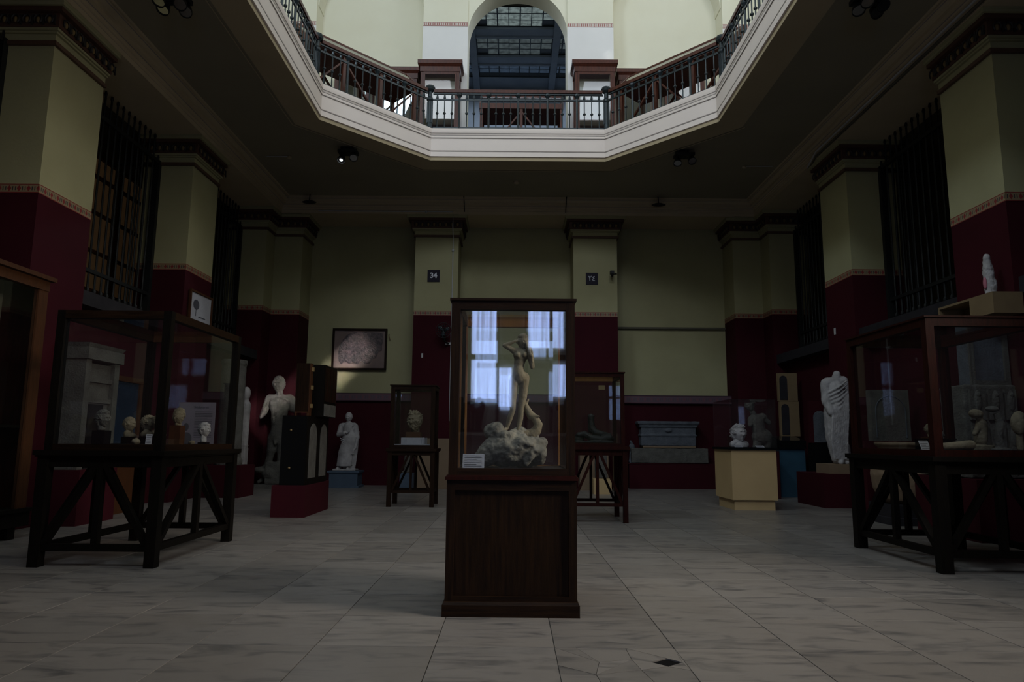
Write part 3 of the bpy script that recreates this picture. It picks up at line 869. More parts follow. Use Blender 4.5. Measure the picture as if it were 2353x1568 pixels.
# ------------------------------------------------------------------ window grilles between the side piers
def grille(sgn, y0, y1, label, n):
    X = (XL if sgn < 0 else XR)+sgn*.66
    t = thing('window_grille', label, 'grille', (X, (y0+y1)/2, 3.27), 'iron grilles between the side piers')
    mm = 'iron_black'
    for z, w in ((3.80, .06), (6.38, .07), (3.40, .04)): MB().box(X-w/2, X+w/2, y0, y1, z-w/2, z+w/2).build('rail', mm, t)
    src = None
    for k in range(n+1):
        y = y0+.05+(y1-y0-.1)*k/n
        if src is None:
            b = MB().tube([(0, 0, .0), (0, 0, 3.52)], .017, 6).lathe([(.017, 3.5), (.03, 3.54), (.002, 3.64)], n=6)
            b.lathe([(.017, .16), (.035, .19), (.035, .22), (.017, .25)], n=6)
            src = b.build('bar', mm, t, local=True); o = src
        else: o = inst(src, t, (0, 0, 0))
        o.location = (0, y-(y0+y1)/2, .01)
    for y in (y0+.03, y1-.05): MB().box(X-.05, X+.05, y-.045, y+.045, 3.275, 6.40).build('end_post', mm, t)
    # bars returning towards the corridor at the far end
    for k in range(1, 6):
        x = X+sgn*(.05+.14*k); MB().tube([(x, y1-.10, 3.3), (x, y1-.10, 6.9)], .017, 6).build('return_bar', mm, t)
    MB().beam((X, y1-.1, 6.30), (X+sgn*.8, y1-.1, 6.30), .05).build('return_rail', mm, t)
labs = {(-1, 3): 'black iron grille between the two nearest left piers, window papered brown behind it', (-1, 4): 'black iron grille in the last bay of the left wall',
        (1, 3): 'black iron grille between the two nearest right piers', (1, 4): 'black iron grille in the last bay of the right wall',
        (-1, 2): 'black iron grille at the left photo edge before the nearest left pier', (1, 2): 'black iron grille beyond the right photo edge before the nearest right pier'}
for (s, k), lb in labs.items():
    grille(s, PIERS[k][1], PIERS[k+1][0], lb, 16)
# window frame with brown paper in the left corridor
t = thing('papered_window', 'brown papered wooden window frame behind the nearest left grille', 'window', (-8.0, 14.0, 3.06))
for y in (12.5, 13.5, 14.5, 15.5): MB().box(-8.05, -7.97, y-.05, y+.05, 3.07, 6.5).build('stile', 'wood_orange', t)
for z in (3.15, 3.9, 4.65, 5.4, 6.1, 6.5): MB().box(-8.04, -7.98, 12.5, 15.5, z-.03, z+.03).build('bar', 'wood_orange', t)
MB().box(-8.06, -8.04, 12.5, 15.5, 3.07, 6.5).build('brown_paper', 'browned_paper', t)

# ------------------------------------------------------------------ display cases
def pane(b0, t, name='pane', mm='glass'): return b0.build(name, mm, t)
def vitrine(t, x0, x1, y0, y1, z0, z1, p, mm, top_over=.0, inner=None, hm=None):
    hm = hm or mm; inner = inner or hm
    for x in (x0, x1-p):
        for y in (y0, y1-p): MB().box(x, x+p, y, y+p, z0, z1).build('corner_post', mm, t)
    for z, h in ((z0, p*.75), (z1-p, p)):
        MB().box(x0+p, x1-p, y0, y0+p, z, z+h).build('front_rail', hm, t)
        MB().box(x0+p, x1-p, y1-p, y1, z, z+h).build('rear_rail', inner, t)
        for x in (x0, x1-p): MB().box(x, x+p, y0+p, y1-p, z, z+h).build('side_rail', hm, t)
    if top_over: 
        b = MB(); o = top_over
        b.box(x0-o, x1+o, y0-o, y0+p, z1, z1+.018).box(x0-o, x1+o, y1-p, y1+o, z1, z1+.018).box(x0-o, x0+p, y0+p, y1-p, z1, z1+.018).box(x1-p, x1+o, y0+p, y1-p, z1, z1+.018)
        b.build('top_moulding', hm, t)
    g_ = p*.45
    pane(MB().box(x0+p, x1-p, y0+g_, y0+g_+.005, z0+p*.75, z1-p), t, 'front_pane', 'glass_front')
    pane(MB().box(x0+p, x1-p, y1-g_-.005, y1-g_, z0+p*.75, z1-p), t, 'rear_pane')
    pane(MB().box(x0+g_, x0+g_+.005, y0+p, y1-p, z0+p*.75, z1-p), t, 'side_pane')
    pane(MB().box(x1-g_-.005, x1-g_, y0+p, y1-p, z0+p*.75, z1-p), t, 'side_pane')
    pane(MB().box(x0+p, x1-p, y0+p, y1-p, z1-.012, z1-.006), t, 'top_pane')
def stand(t, x0, x1, y0, y1, zt, w, mm, hm, ap=.10, ov=.03, rail=.17, bw=.05):
    for x in (x0, x1-w):
        for y in (y0, y1-w):
            MB().box(x, x+w, y, y+w, 0, zt-.05).build('leg', mm, t)
    MB().box(x0-ov, x1+ov, y0-ov, y1+ov, zt-.045, zt).box(x0-ov*.5, x1+ov*.5, y0-ov*.5, y1+ov*.5, zt-.06, zt-.045).build('table_top', hm, t)
    za = zt-.06-ap
    i = w*.2
    MB().box(x0+w, x1-w, y0+i, y0+i+.03, za, zt-.06).build('apron', hm, t)
    MB().box(x0+w, x1-w, y1-i-.03, y1-i, za, zt-.06).build('apron', hm, t)
    for x in (x0+i, x1-i-.03): MB().box(x, x+.03, y0+w, y1-w, za, zt-.06).build('apron', hm, t)
    c = w/2
    cs = [((x0+c, y0+c), (x1-c, y0+c)), ((x1-c, y0+c), (x1-c, y1-c)), ((x1-c, y1-c), (x0+c, y1-c)), ((x0+c, y1-c), (x0+c, y0+c))]
    for a, b in cs:
        A = Vector((a[0], a[1], 0)); B = Vector((b[0], b[1], 0)); d = (B-A).normalized(); m_ = (A+B)/2
        Z = Vector((0, 0, 1))
        MB().beam(A+d*c+Z*rail, B-d*c+Z*rail, bw*.9, bw).build('bottom_rail', hm, t)
        MB().beam(m_+Z*(rail+bw/2), m_+Z*za, bw*.9, bw).build('centre_strut', mm, t)
        for P_ in (A, B):
            q = (m_-P_).normalized()
            MB().beam(P_+q*(c+.01)+Z*(rail+bw*.4), m_-q*.05+Z*(za+.01), bw, bw*.8).build('brace', mm, t)

# 1 the tall case in the middle
t = thing('pedestal_case', 'tall dark oak case on a panelled pedestal at the centre with the bathing figure inside', 'display case', (0, 5.2, 0))
x0, x1, y0, y1 = -.44, .44, 4.80, 5.66
MB().box(x0-.015, x1+.015, y0-.03, y1+.02, 0, .075).taper(x0-.015, x1+.015, y0-.03, y1+.02, .075, .095, -.012).build('plinth', 'wood_h', t)
for a, b in ((x0, x0+.055), (x1-.055, x1)):
    MB().box(a, b, y0, y0+.04, .095, .885).build('stile', 'wood', t)
MB().box(x0+.055, x1-.055, y0, y0+.04, .815, .885).build('upper_frame_rail', 'wood_h', t)
MB().box(x0+.055, x1-.055, y0, y0+.04, .095, .125).build('lower_frame_rail', 'wood_h', t)
MB().box(x0+.055, x1-.055, y0+.022, y0+.035, .125, .815).build('front_panel', 'wood', t)
MB().box(x0+.002, x1-.002, y0+.04, y1, .095, .885).build('carcase', 'wood', t)
MB().box(x0-.012, x1+.012, y0-.02, y1+.015, .885, .905).box(x0-.004, x1+.004, y0-.01, y1+.01, .905, .915).build('pedestal_top', 'wood_red', t)
MB().box(x0+.02, x1-.02, y0+.05, y1-.02, .915, .955).build('display_floor', 'wood_h', t)
vitrine(t, x0+.005, x1-.005, y0+.03, y1-.02, .915, 2.13, .062, 'wood', .012, inner='wood_honey', hm='wood_h')
for x in (x0+.067, x1-.075): MB().box(x, x+.008, y0+.095, y1-.085, .96, 2.07).build('inner_lining', 'wood_orange', t) if False else None
MB().box(x0+.062, x0+.076, y0+.10, y0+.13, .96, 2.06).box(x0+.062, x0+.076, y1-.12, y1-.085, .96, 2.06).build('inner_bead', 'wood_honey', t)
MB().box(x1-.076, x1-.062, y1-.12, y1-.085, .96, 2.06).build('inner_bead', 'wood_honey', t)

# 2-5 cases on braced stands
t = thing('table_case', 'large dark table case at the left with a row of marble heads', 'display case', (-3.74, 7.25, 0), 'glazed cases on braced stands')
stand(t, -4.30, -3.17, 6.38, 8.13, 1.03, .095, 'wood_black', 'wood_black', ap=.09, bw=.062)
vitrine(t, -4.27, -3.20, 6.41, 8.10, 1.03, 2.33, .075, 'wood_black', .0, inner='wood_orange', hm='wood_h')
MB().box(-4.22, -3.25, 6.46, 8.05, 1.06, 1.085).build('display_floor', 'wood_black', t)
t = thing('table_case', 'large reddish brown table case at the right photo edge with small carvings', 'display case', (4.45, 7.25, 0), 'glazed cases on braced stands')
stand(t, 3.86, 5.06, 6.44, 8.07, 1.04, .105, 'wood_black', 'wood_black', ap=.10, bw=.062)
vitrine(t, 3.89, 5.03, 6.47, 8.04, 1.04, 2.34, .08, 'wood_red', .015, inner='wood', hm='wood_red')
MB().box(3.95, 4.97, 6.52, 7.99, 1.08, 1.095).build('display_floor', 'wood_black', t)
t = thing('table_case', 'small dark table case with the bearded head, left of the centre case', 'display case', (-1.76, 12.62, 0), 'glazed cases on braced stands')
stand(t, -2.17, -1.35, 12.27, 12.99, 1.0, .075, 'wood', 'wood_h', ap=.06, rail=.26, bw=.045)
vitrine(t, -2.15, -1.37, 12.30, 12.96, 1.0, 2.10, .07, 'wood', .02, hm='wood_h')
MB().box(-2.12, -1.40, 12.33, 12.93, 1.045, 1.06).build('display_floor', 'wood_h', t)
t = thing('table_case', 'small red mahogany table case with a dark bronze, right behind the centre case', 'display case', (1.24, 10.62, 0), 'glazed cases on braced stands')
stand(t, .80, 1.67, 10.17, 11.09, 1.08, .07, 'wood_red', 'wood_red', ap=.07, rail=.25, bw=.045)
vitrine(t, .83, 1.64, 10.20, 11.06, 1.08, 2.15, .055, 'wood_red', .015, inner='wood_honey', hm='wood_red')
MB().box(.87, 1.60, 10.24, 11.02, 1.12, 1.13).build('display_floor', 'wood_red', t)
tag(MB().box(1.36, 1.46, 10.985, 10.995, 1.96, 2.03).build('small_tag', 'gold'), 'small yellow tag inside the mahogany case near its top', 'label card')
# ------------------------------------------------------------------ sculpture helpers
def head_into(b, c, h, yaw=0, pitch=0, roll=0, hair=.06, hairf=9, beard=False, face=True, n=88, m_=64, seed=0):
    """a head of height h (chin to crown) centred on c, looking towards -Y before yaw"""
    from mathutils import Euler
    Q = Euler((pitch, roll, yaw)).to_matrix(); c = Vector(c)
    def G(x, s): return math.exp(-(x/s)**2)
    vs = []
    def sm(v, a, b):
        v = min(1, max(0, (v-a)/(b-a))); return v*v*(3-2*v)
    def pt(d):
        x, y, z = d
        fr = -y
        px, py, pz = x*.335, y*.43, z*.5
        if z < 0:
            px *= 1-.30*(-z)**1.4; py = py*(1-.06*(-z)) if y < 0 else py*(1-.50*(-z))
        else:
            px *= 1+.06*z
        hw = max(sm(z, .50, .66), sm(-fr, -.12, .1), sm(abs(x), .78, .92)*sm(z, -.2, 0))
        bw = 0
        if beard and fr > 0: bw = max(sm(-z, .50, .62)*(1-G(x, .16)*G(z+.60, .10)), sm(abs(x), .50, .62)*sm(-z, -.05, .1))
        disp = 0
        if fr > 0 and face:
            nose = .115*G(x, .085+.05*sm(-z, .12, .26))*sm(-z, -.08, .26)*(1-sm(-z, .285, .36))+.045*G(x, .06)*G(z-.02, .12)
            disp += nose
            disp += .045*G(z-.20, .06)*G(abs(x)-.24, .17)-.02*G(x, .06)*G(z-.12, .05)
            disp -= .085*G(abs(x)-.25, .12)*G(z-.045, .075)
            disp += .038*G(abs(x)-.25, .085)*G(z-.035, .035)
            disp += .03*G(abs(x)-.38, .14)*G(z+.16, .13)-.03*G(abs(x)-.33, .1)*G(z+.45, .14)
            disp -= .03*G(x, .09)*G(z+.395, .03)
            disp += .045*G(x, .16)*G(z+.455, .035); disp -= .045*G(x, .19)*G(z+.51, .022); disp += .045*G(x, .14)*G(z+.565, .035)
            disp -= .035*G(x, .18)*G(z+.66, .05); disp += .06*G(x, .18)*G(z+.84, .12)
        w = max(hw, bw)
        if w > 0:
            q = Vector((x, y, z))*hairf*.62+Vector((seed, 0, 0))
            disp = disp*(1-w)+w*hair*(.45+abs(noise.noise(q))*1.9+.35*noise.noise(q*2.2))
            if bw > .3: pz -= .05*bw*sm(-z, .6, 1)
        p = Vector((px, py, pz))+Vector((x*.6, y, z*.45))*disp
        return Q @ (p*h)+c
    vs.append(pt((0, 0, -1)))
    for i in range(1, m_):
        t = -PI/2+PI*i/m_
        for k in range(n):
            a = 2*PI*k/n-PI/2
            vs.append(pt((math.cos(t)*math.cos(a), math.cos(t)*math.sin(a), math.sin(t))))
    vs.append(pt((0, 0, 1)))
    fs = [(0, 1+(k+1) % n, 1+k) for k in range(n)]
    for i in range(m_-2):
        for k in range(n):
            a = 1+i*n+k; e = 1+i*n+(k+1) % n
            fs.append((a, e, e+n, a+n))
    T = len(vs)-1; e = 1+(m_-2)*n
    fs += [(T, e+k, e+(k+1) % n) for k in range(n)]
    b.add(vs, fs)
    for s in (-1, 1):   # ears
        b.ell(Q @ Vector((s*.36*h, .02*h, .0))+c, (.03*h, .06*h, .10*h), n=8, m_=6)
    return b
def rough(b, amp, f, start=0, seed=0):
    for i in range(start, len(b.v)):
        p = b.v[i]; q = p*f+Vector((seed, seed*.3, 0))
        b.v[i] = p+Vector((noise.noise(q), noise.noise(q+Vector((7, 0, 0))), noise.noise(q+Vector((0, 9, 0)))))*amp
    return b
def chipped(b, name, mm, parent, vox, amp, f, sm=2, local=False):
    o = b.build(name, mm, parent, local=local)
    remesh(o, vox, sm)
    if amp:
        tx = bpy.data.textures.new(name+'_relief', 'CLOUDS'); tx.noise_scale = f; tx.noise_depth = 3
        d = o.modifiers.new('relief', 'DISPLACE'); d.texture = tx; d.strength = amp; d.mid_level = .5; d.texture_coords = 'LOCAL'
    return o
def blockx(name, mm, x0, x1, y0, y1, z0, z1, label, cat, amp=.02, vox=.02, group=None, rz=0, parts=None, sm=1):
    """worn stone block, top-level, with rounded damaged edges"""
    b = MB().box(x0, x1, y0, y1, z0, z1)
    o = b.build(name, mm, None)
    remesh(o, vox, sm)
    tx = bpy.data.textures.new(name+'_relief', 'CLOUDS'); tx.noise_scale = .12; tx.noise_depth = 3
    d = o.modifiers.new('relief', 'DISPLACE'); d.texture = tx; d.strength = amp; d.mid_level = .75; d.texture_coords = 'LOCAL'
    o.rotation_euler[2] = rz
    return tag(o, label, cat, group)
def bevbox(b, x0, x1, y0, y1, z0, z1): return b.box(x0, x1, y0, y1, z0, z1)

# ------------------------------------------------------------------ centre case: bathing figure on a rock, dolphin beside her
OX, OY, OZ, K = .045, 5.24, .955, .00329     # foot of the rock; metres per drawing unit
def V(x, z, y=0): return (OX+(x-1190)*K, OY+y, OZ+(1077-z)*K)
root = thing('bathing_figure', 'small marble nude wringing her hair, standing on a rock in the centre case', 'statue', (OX, OY, OZ))
b = MB()
# trunk: pelvis, waist, ribs, breasts
b.ell(V(1192, 874), (.059, .046, .052)); b.cap(V(1191, 868), .052, V(1190, 848), .038); b.cap(V(1190, 848), .037, V(1194, 826), .048)
b.ell(V(1195, 822), (.060, .042, .050)); b.ell(V(1188, 823, -.035), .024); b.ell(V(1203, 822, -.035), .024)
b.ell(V(1179, 878, .014), (.032, .038, .042)); b.ell(V(1205, 875, .014), (.034, .04, .046)); b.ell(V(1191, 859, -.026), (.03, .018, .03))
# legs
b.cap(V(1179, 884), .036, V(1177, 918, -.012), .031); b.cap(V(1176, 918, -.012), .031, V(1177, 946, -.02), .022)
b.cap(V(1177, 948, -.018), .022, V(1170, 968, .0), .022); b.cap(V(1170, 968), .022, V(1164, 990, .022), .013)
b.cap(V(1164, 990, .022), .014, V(1156, 995, -.008), .010)
b.cap(V(1203, 882), .038, V(1200, 918), .032); b.cap(V(1200, 918), .032, V(1196, 944), .022)
b.cap(V(1196, 944), .022, V(1195, 966, .012), .022); b.cap(V(1195, 966, .012), .022, V(1190, 994, .012), .014)
b.cap(V(1190, 996, .01), .015, V(1190, 1005, -.03), .011)
# shoulders and arms
b.cap(V(1178, 812), .024, V(1212, 812), .024)
b.cap(V(1180, 812), .023, V(1158, 800, -.01), .018); b.cap(V(1157, 800, -.01), .018, V(1182, 790, -.02), .012)
b.cap(V(1213, 814), .023, V(1221, 850, -.03), .018); b.cap(V(1221, 850, -.03), .018, V(1219, 815, -.055), .012)
b.cap(V(1196, 812), .020, V(1198, 800), .018)
body = chipped(b, 'body', 'statue_warm', root, .0045, .002, .05, 4)
b = MB(); head_into(b, V(1199, 792), .105, yaw=.45, roll=.12, hair=.06, hairf=6, n=64, m_=48)
chipped(b, 'head', 'statue_warm', root, .0032, 0, .05, 1)
def hand(c, d, up_, s, par, mm='statue_warm'):
    """palm, four curled fingers and a thumb; d points along the fingers"""
    c = Vector(c); d = Vector(d).normalized(); u = Vector(up_).normalized(); r = d.cross(u).normalized(); u = r.cross(d)
    b = MB(); b.ell(c, (.011*s, .011*s, .011*s), n=8, m_=6)
    b.cap(c, .010*s, c+d*.018*s, .0105*s, 8); b.cap(c+r*.006*s, .008*s, c+d*.018*s+r*.008*s, .008*s, 8); b.cap(c-r*.006*s, .008*s, c+d*.018*s-r*.008*s, .008*s, 8)
    for k, L in enumerate((.9, 1.0, 1.08, .85)):
        o = r*(.0135-.009*k)*s; p0 = c+d*.022*s+o; p1 = p0+d*.015*s*L+u*.004*s; p2 = p1+d*.010*s*L+u*.010*s; p3 = p2+d*.002*s+u*.010*s*L
        b.tube([p0, p1, p2, p3], [.0042*s, .004*s, .0036*s, .003*s], 6)
    p0 = c+r*.012*s; p1 = p0+r*.010*s+d*.009*s+u*.006*s; p2 = p1+d*.010*s+u*.007*s
    b.tube([p0, p1, p2], [.005*s, .0045*s, .0035*s], 6)
    return b.build('hand', mm, par, smooth=True)
hand(V(1184, 790, -.02), (.9, .3, .3), (.2, .9, -.2), .8, root)
hand(V(1218, 813, -.056), (-.5, .5, .6), (-.4, .6, .2), .8, root)
b = MB()
for k in range(7):
    a = k*.9; b.tube([V(1204+2*math.cos(a), 788, .02*math.sin(a)), V(1212+3*math.cos(a), 806, -.03+.02*math.sin(a)), V(1217+3*math.cos(a+1), 826, -.045+.012*math.sin(a)), V(1220+2*math.cos(a), 842, -.04)], [.012, .014, .013, .006], 6)
b.ell(V(1199, 787, .020), (.047, .046, .052)); b.ell(V(1199, 779, .008), (.040, .044, .026)); b.ell(V(1201, 778, .03), (.03, .03, .03))
for k in range(5): 
    a = k*1.2; b.tube([V(1193, 790, .03), V(1187+2*math.cos(a), 786, .0+.012*math.sin(a)), V(1185, 796, -.02)], [.012, .011, .005], 6)
chipped(b, 'hair', 'statue_warm', root, .004, .003, .02, 1)
# dolphin, snout down in the rock, tail curled up behind the thigh
b = MB(); b.tube([V(1206, 1004, .03), V(1222, 1002, .03), V(1232, 994, .03), V(1236, 980, .03), V(1228, 966, .03), V(1216, 956, .03), V(1208, 942, .03), V(1204, 930, .03)], [.035, .042, .040, .034, .030, .030, .026, .016], 12)
b.ell(V(1206, 1002, .02), (.05, .035, .03)); b.cap(V(1218, 962, .03), .026, V(1238, 962, .0), .007); b.cap(V(1207, 934, .03), .016, V(1214, 922, .03), .006)
chipped(b, 'dolphin', 'statue_warm', root, .006, .003, .03, 3)
b = MB()
b.ell(V(1176, 1040), (.245, .17, .125), (0, 0, 0)); b.ell(V(1137, 1002), (.085, .10, .075)); b.ell(V(1165, 1012), (.13, .13, .06)); b.ell(V(1205, 1022, -.03), (.15, .14, .06))
b.ell(V(1228, 1040, -.05), (.08, .11, .085)); b.ell(V(1232, 1055, -.02), (.06, .1, .055)); b.ell(V(1125, 1052), (.10, .13, .07)); b.ell(V(1213, 1052, -.13), (.06, .05, .06)); b.ell(V(1196, 1006, .05), (.14, .07, .05))
b.v = [Vector((p.x, p.y, max(p.z, OZ))) for p in b.v]
rough(b, .035, 9)
chipped(b, 'rock', 'stone_rock', root, .008, .05, .07, 0)
def card(x, y, z, w, h, rz, label, tilt=.5, lines=6, cat='label card', mm='paper', head=False):
    t = thing('label_card', label, cat, (x, y, z), None, None, rz)
    b = MB().box(-w/2, w/2, -.002, .002, 0, h).xform(Matrix.Rotation(-tilt, 4, 'X')); b.build('card', mm, t, local=True)
    b = MB()
    for k in range(lines):
        zz = h*(.86-.72*k/max(1, lines-1)); q = w*(.40 if k % 3 != 2 else .28)
        b.box(-w*.42, -w*.42+q*2, -.0035, -.002, zz-.0025*(h/.12), zz+.0018*(h/.12))
    b.xform(Matrix.Rotation(-tilt, 4, 'X')); b.build('printed_lines', 'ink', t, local=True)
    MB().beam((0, h*math.sin(tilt)*.9+.004, h*.8*math.cos(tilt)), (0, h*.75, 0.0), .006).build('prop', 'paper', t, local=True)
    return t
card(-.275, 5.02, .955, .155, .105, 0, 'white printed card at the foot of the rock in the centre case', .35, 7)

# ------------------------------------------------------------------ left table case: marble heads on blocks
def bust(x, y, z, h, yaw, label, mm='statue_warm', neck=.6, chest=0, block=None, beard=False, hair=.05, pitch=0, vox=None, cut=False, name='portrait_bust', group=None, roll=0):
    root = thing(name, label, 'sculpture', (x, y, z), group)
    zz = z
    if block:
        bw, bh, bm = block
        MB().box(x-bw/2, x+bw/2, y-bw/2, y+bw/2, z, z+bh).build('mount_block', bm, root); zz = z+bh
    b = MB(); c = (x, y, zz+h*(.5+neck*.5))
    dx, dy = math.sin(yaw), -math.cos(yaw)
    head_into(b, c, h, yaw=yaw, hair=hair, beard=beard, pitch=pitch, roll=roll, seed=x*3)
    if neck:
        b.cap((x-dx*h*.03, y-dy*h*.03, zz+h*.10), h*.21, (x-dx*h*.07, y-dy*h*.07, c[2]-h*.22), h*.20)
    if chest:
        rx, ry = math.cos(yaw), math.sin(yaw)
        for s in (-1, 1): b.cap((x+rx*s*h*.12, y+ry*s*h*.12, zz+h*.22), h*.24, (x+rx*s*h*.5*chest, y+ry*s*h*.5*chest, zz+h*.14), h*.20)
        b.ell((x+dx*h*.12, y+dy*h*.12, zz+h*.05), (h*.42, h*.34, h*.26))
    b.v = [Vector((p.x, p.y, max(p.z, zz))) for p in b.v]
    chipped(b, 'carving', mm, root, vox or h/62, h*.006, h*.15, 1)
    return root
ZA = 1.085
bust(-4.02, 6.86, ZA, .17, 1.2, 'weathered head with damaged face, leftmost in the left table case', 'stone', .35, 0, (.12, .13, 'black'), hair=.09)
bust(-4.05, 7.40, ZA, .155, 1.35, 'small curly marble head in profile, second from left in the left table case', 'statue_warm', .7, .3, (.10, .07, 'wood_black'))
bust(-3.86, 7.42, ZA, .17, 1.3, 'marble head with long hair, left one of the overlapping pair in the left table case', 'statue_warm', .6, .6, (.12, .075, 'black'), hair=.10)
bust(-3.72, 7.36, ZA, .165, 1.4, 'smooth marble bust in profile, right one of the overlapping pair in the left table case', 'statue_warm', .65, .6, (.12, .085, 'wood_black'))
bust(-3.60, 7.55, ZA, .15, 1.4, 'narrow broken marble face beside the right corner post of the left table case', 'statue_warm', .9, 0, (.06, .17, 'black'))
bust(-3.42, 7.15, ZA, .13, 1.35, 'marble mask fragment on a brown block just right of the case corner post', 'statue_warm', .15, 0, (.11, .19, 'wood_orange'))
bust(-3.34, 7.60, ZA, .155, 1.3, 'small marble head with knotted hair, rightmost in the left table case', 'statue', .75, 0, (.09, .02, 'black'), hair=.08)
for k, (x, y, s, lb) in enumerate(((-3.62, 6.75, .032, 'small round marble fragment beside the white card in the left table case'), (-3.36, 7.36, .024, 'tiny broken marble piece left of the rightmost head in the left table case'))):
    b = rough(MB().ell((x, y, ZA+s*.8), (s*1.3, s, s)), .01, 30, seed=k); tag(b.build('marble_fragment', 'statue_warm', smooth=True), lb, 'fragment')
card(-3.55, 6.85, ZA, .055, .10, .25, 'narrow white card beside the right front post of the left table case', .2, 5)
t = thing('information_board', 'mauve printed board standing in the right half of the left table case', 'sign', (-3.60, 8.0, ZA))
MB().box(-3.82, -3.40, 7.985, 7.993, ZA, ZA+.47).build('board', 'poster', t)
b = MB()
for k in range(17): b.box(-3.63, -3.43-(.05 if k % 5 == 4 else 0), 7.983, 7.985, ZA+.36-k*.018, ZA+.3645-k*.018)
b.build('printed_lines', 'ink', t)
b = MB()
b.ell((-3.72, 7.984, ZA+.19), (.030, .003, .045)); b.ell((-3.71, 7.984, ZA+.06), (.06, .003, .07)); b.build('printed_portrait', 'ink', t)
def text(s, size, loc, rx, rz, mm, parent, name='lettering', ext=.002, bold=0.0):
    cu_ = bpy.data.curves.new(name, 'FONT'); cu_.body = s; cu_.size = size; cu_.extrude = ext; cu_.align_x = 'CENTER'; cu_.align_y = 'CENTER'; cu_.offset = bold
    tmp = bpy.data.objects.new('tmp', cu_); COL.objects.link(tmp)
    dg = bpy.context.evaluated_depsgraph_get(); me = bpy.data.meshes.new_from_object(tmp.evaluated_get(dg))
    bpy.data.objects.remove(tmp)
    me.materials.clear(); me.materials.append(M[mm])
    o = bpy.data.objects.new(name, me); COL.objects.link(o)
    if parent is not None: o.parent = parent; o.location = Vector(loc)-parent_loc(parent)
    else: o.location = loc
    o.rotation_euler = (rx, 0, rz)
    return o
text('Sculptures', .040, (-3.56, 7.984, ZA+.415), PI/2, 0, 'ink', t, ext=.0004)

# ------------------------------------------------------------------ bearded head in the small left case
t = thing('bearded_head', 'brown bearded marble head on an orange block in the small left case', 'sculpture', (-1.78, 12.62, 1.06))
MB().box(-2.08, -1.44, 12.40, 12.90, 1.06, 1.075).build('base_board', 'paper', t)
MB().box(-1.97, -1.55, 12.44, 12.80, 1.075, 1.19).build('white_block', 'paper', t)
for x in (-1.90, -1.60): MB().box(x, x+.03, 12.425, 12.44, 1.08, 1.19).build('block_fillet', 'paper', t)
MB().box(-1.90, -1.64, 12.50, 12.76, 1.19, 1.29).build('orange_block', 'wood_orange', t)
b = MB(); head_into(b, (-1.76, 12.62, 1.50), .34, yaw=-.35, hair=.10, hairf=7, beard=True, roll=-.08)
b.cap((-1.75, 12.66, 1.31), .075, (-1.76, 12.66, 1.45), .085); b.ell((-1.84, 12.6, 1.66), .03)
chipped(b, 'carving', 'statue_warm', t, .0055, .003, .05, 1)

# ------------------------------------------------------------------ bronze in the small mahogany case
t = thing('bronze_fragment', 'dark bronze leg rising from a coiled base in the small mahogany case', 'sculpture', (1.22, 10.6, 1.13))
b = MB()
b.cap((1.20, 10.6, 1.32), .055, (1.19, 10.6, 1.52), .05); b.ell((1.195, 10.6, 1.53), (.06, .05, .03))
b.tube([(1.20, 10.6, 1.36), (1.26, 10.57, 1.28), (1.36, 10.55, 1.26), (1.46, 10.56, 1.24), (1.44, 10.7, 1.2), (1.3, 10.75, 1.18)], [.06, .055, .045, .04, .04, .03], 10)
b.tube([(.95, 10.56, 1.20), (1.0, 10.52, 1.24), (1.08, 10.50, 1.26), (1.18, 10.48, 1.20), (1.32, 10.48, 1.18), (1.46, 10.5, 1.21), (1.52, 10.6, 1.19)], [.035, .045, .05, .055, .055, .05, .03], 10)
b.box(.90, 1.50, 10.42, 10.80, 1.13, 1.16); b.ell((1.0, 10.6, 1.19), (.10, .12, .06))
chipped(b, 'casting', 'bronze', t, .008, .01, .05, 2)

# ------------------------------------------------------------------ beige pedestal with acrylic cover
t = thing('beige_pedestal', 'beige laminate pedestal with a black top and clear cover, right of centre', 'pedestal', (4.2, 12.7, 0))
MB().box(3.84, 4.54, 12.24, 13.14, 0, .165).build('toe_base', 'beige', t)
MB().box(3.80, 4.58, 12.20, 13.20, .175, 1.03).build('body', 'beige', t)
MB().box(3.77, 4.61, 12.17, 13.23, 1.03, 1.07).build('black_top', 'black', t)
for nm, q in (('front_pane', (3.80, 4.60, 12.20, 12.206)), ('rear_pane', (3.80, 4.60, 13.194, 13.2)), ('side_pane', (3.80, 3.806, 12.206, 13.194)), ('side_pane', (4.594, 4.60, 12.206, 13.194))):
    MB().box(*q, 1.07, 1.90).build(nm, 'acrylic', t)
MB().box(3.80, 4.60, 12.2, 13.2, 1.90, 1.906).build('top_pane', 'acrylic', t)
for x in (3.80, 4.60):
    for y in (12.2, 13.2): MB().box(x-.004, x+.004, y-.004, y+.004, 1.07, 1.906).build('cover_edge', 'acrylic', t)
bust(4.08, 12.62, 1.07, .33, .25, 'curly marble portrait head looking up under the clear cover of the beige pedestal', 'statue', .45, .75, None, hair=.12, pitch=-.12, vox=.005)
card(3.98, 12.32, 1.07, .14, .09, 0, 'left one of two white cards on the beige pedestal', 1.2, 4)
card(4.36, 12.32, 1.07, .14, .09, 0, 'right one of two white cards on the beige pedestal', 1.2, 4)

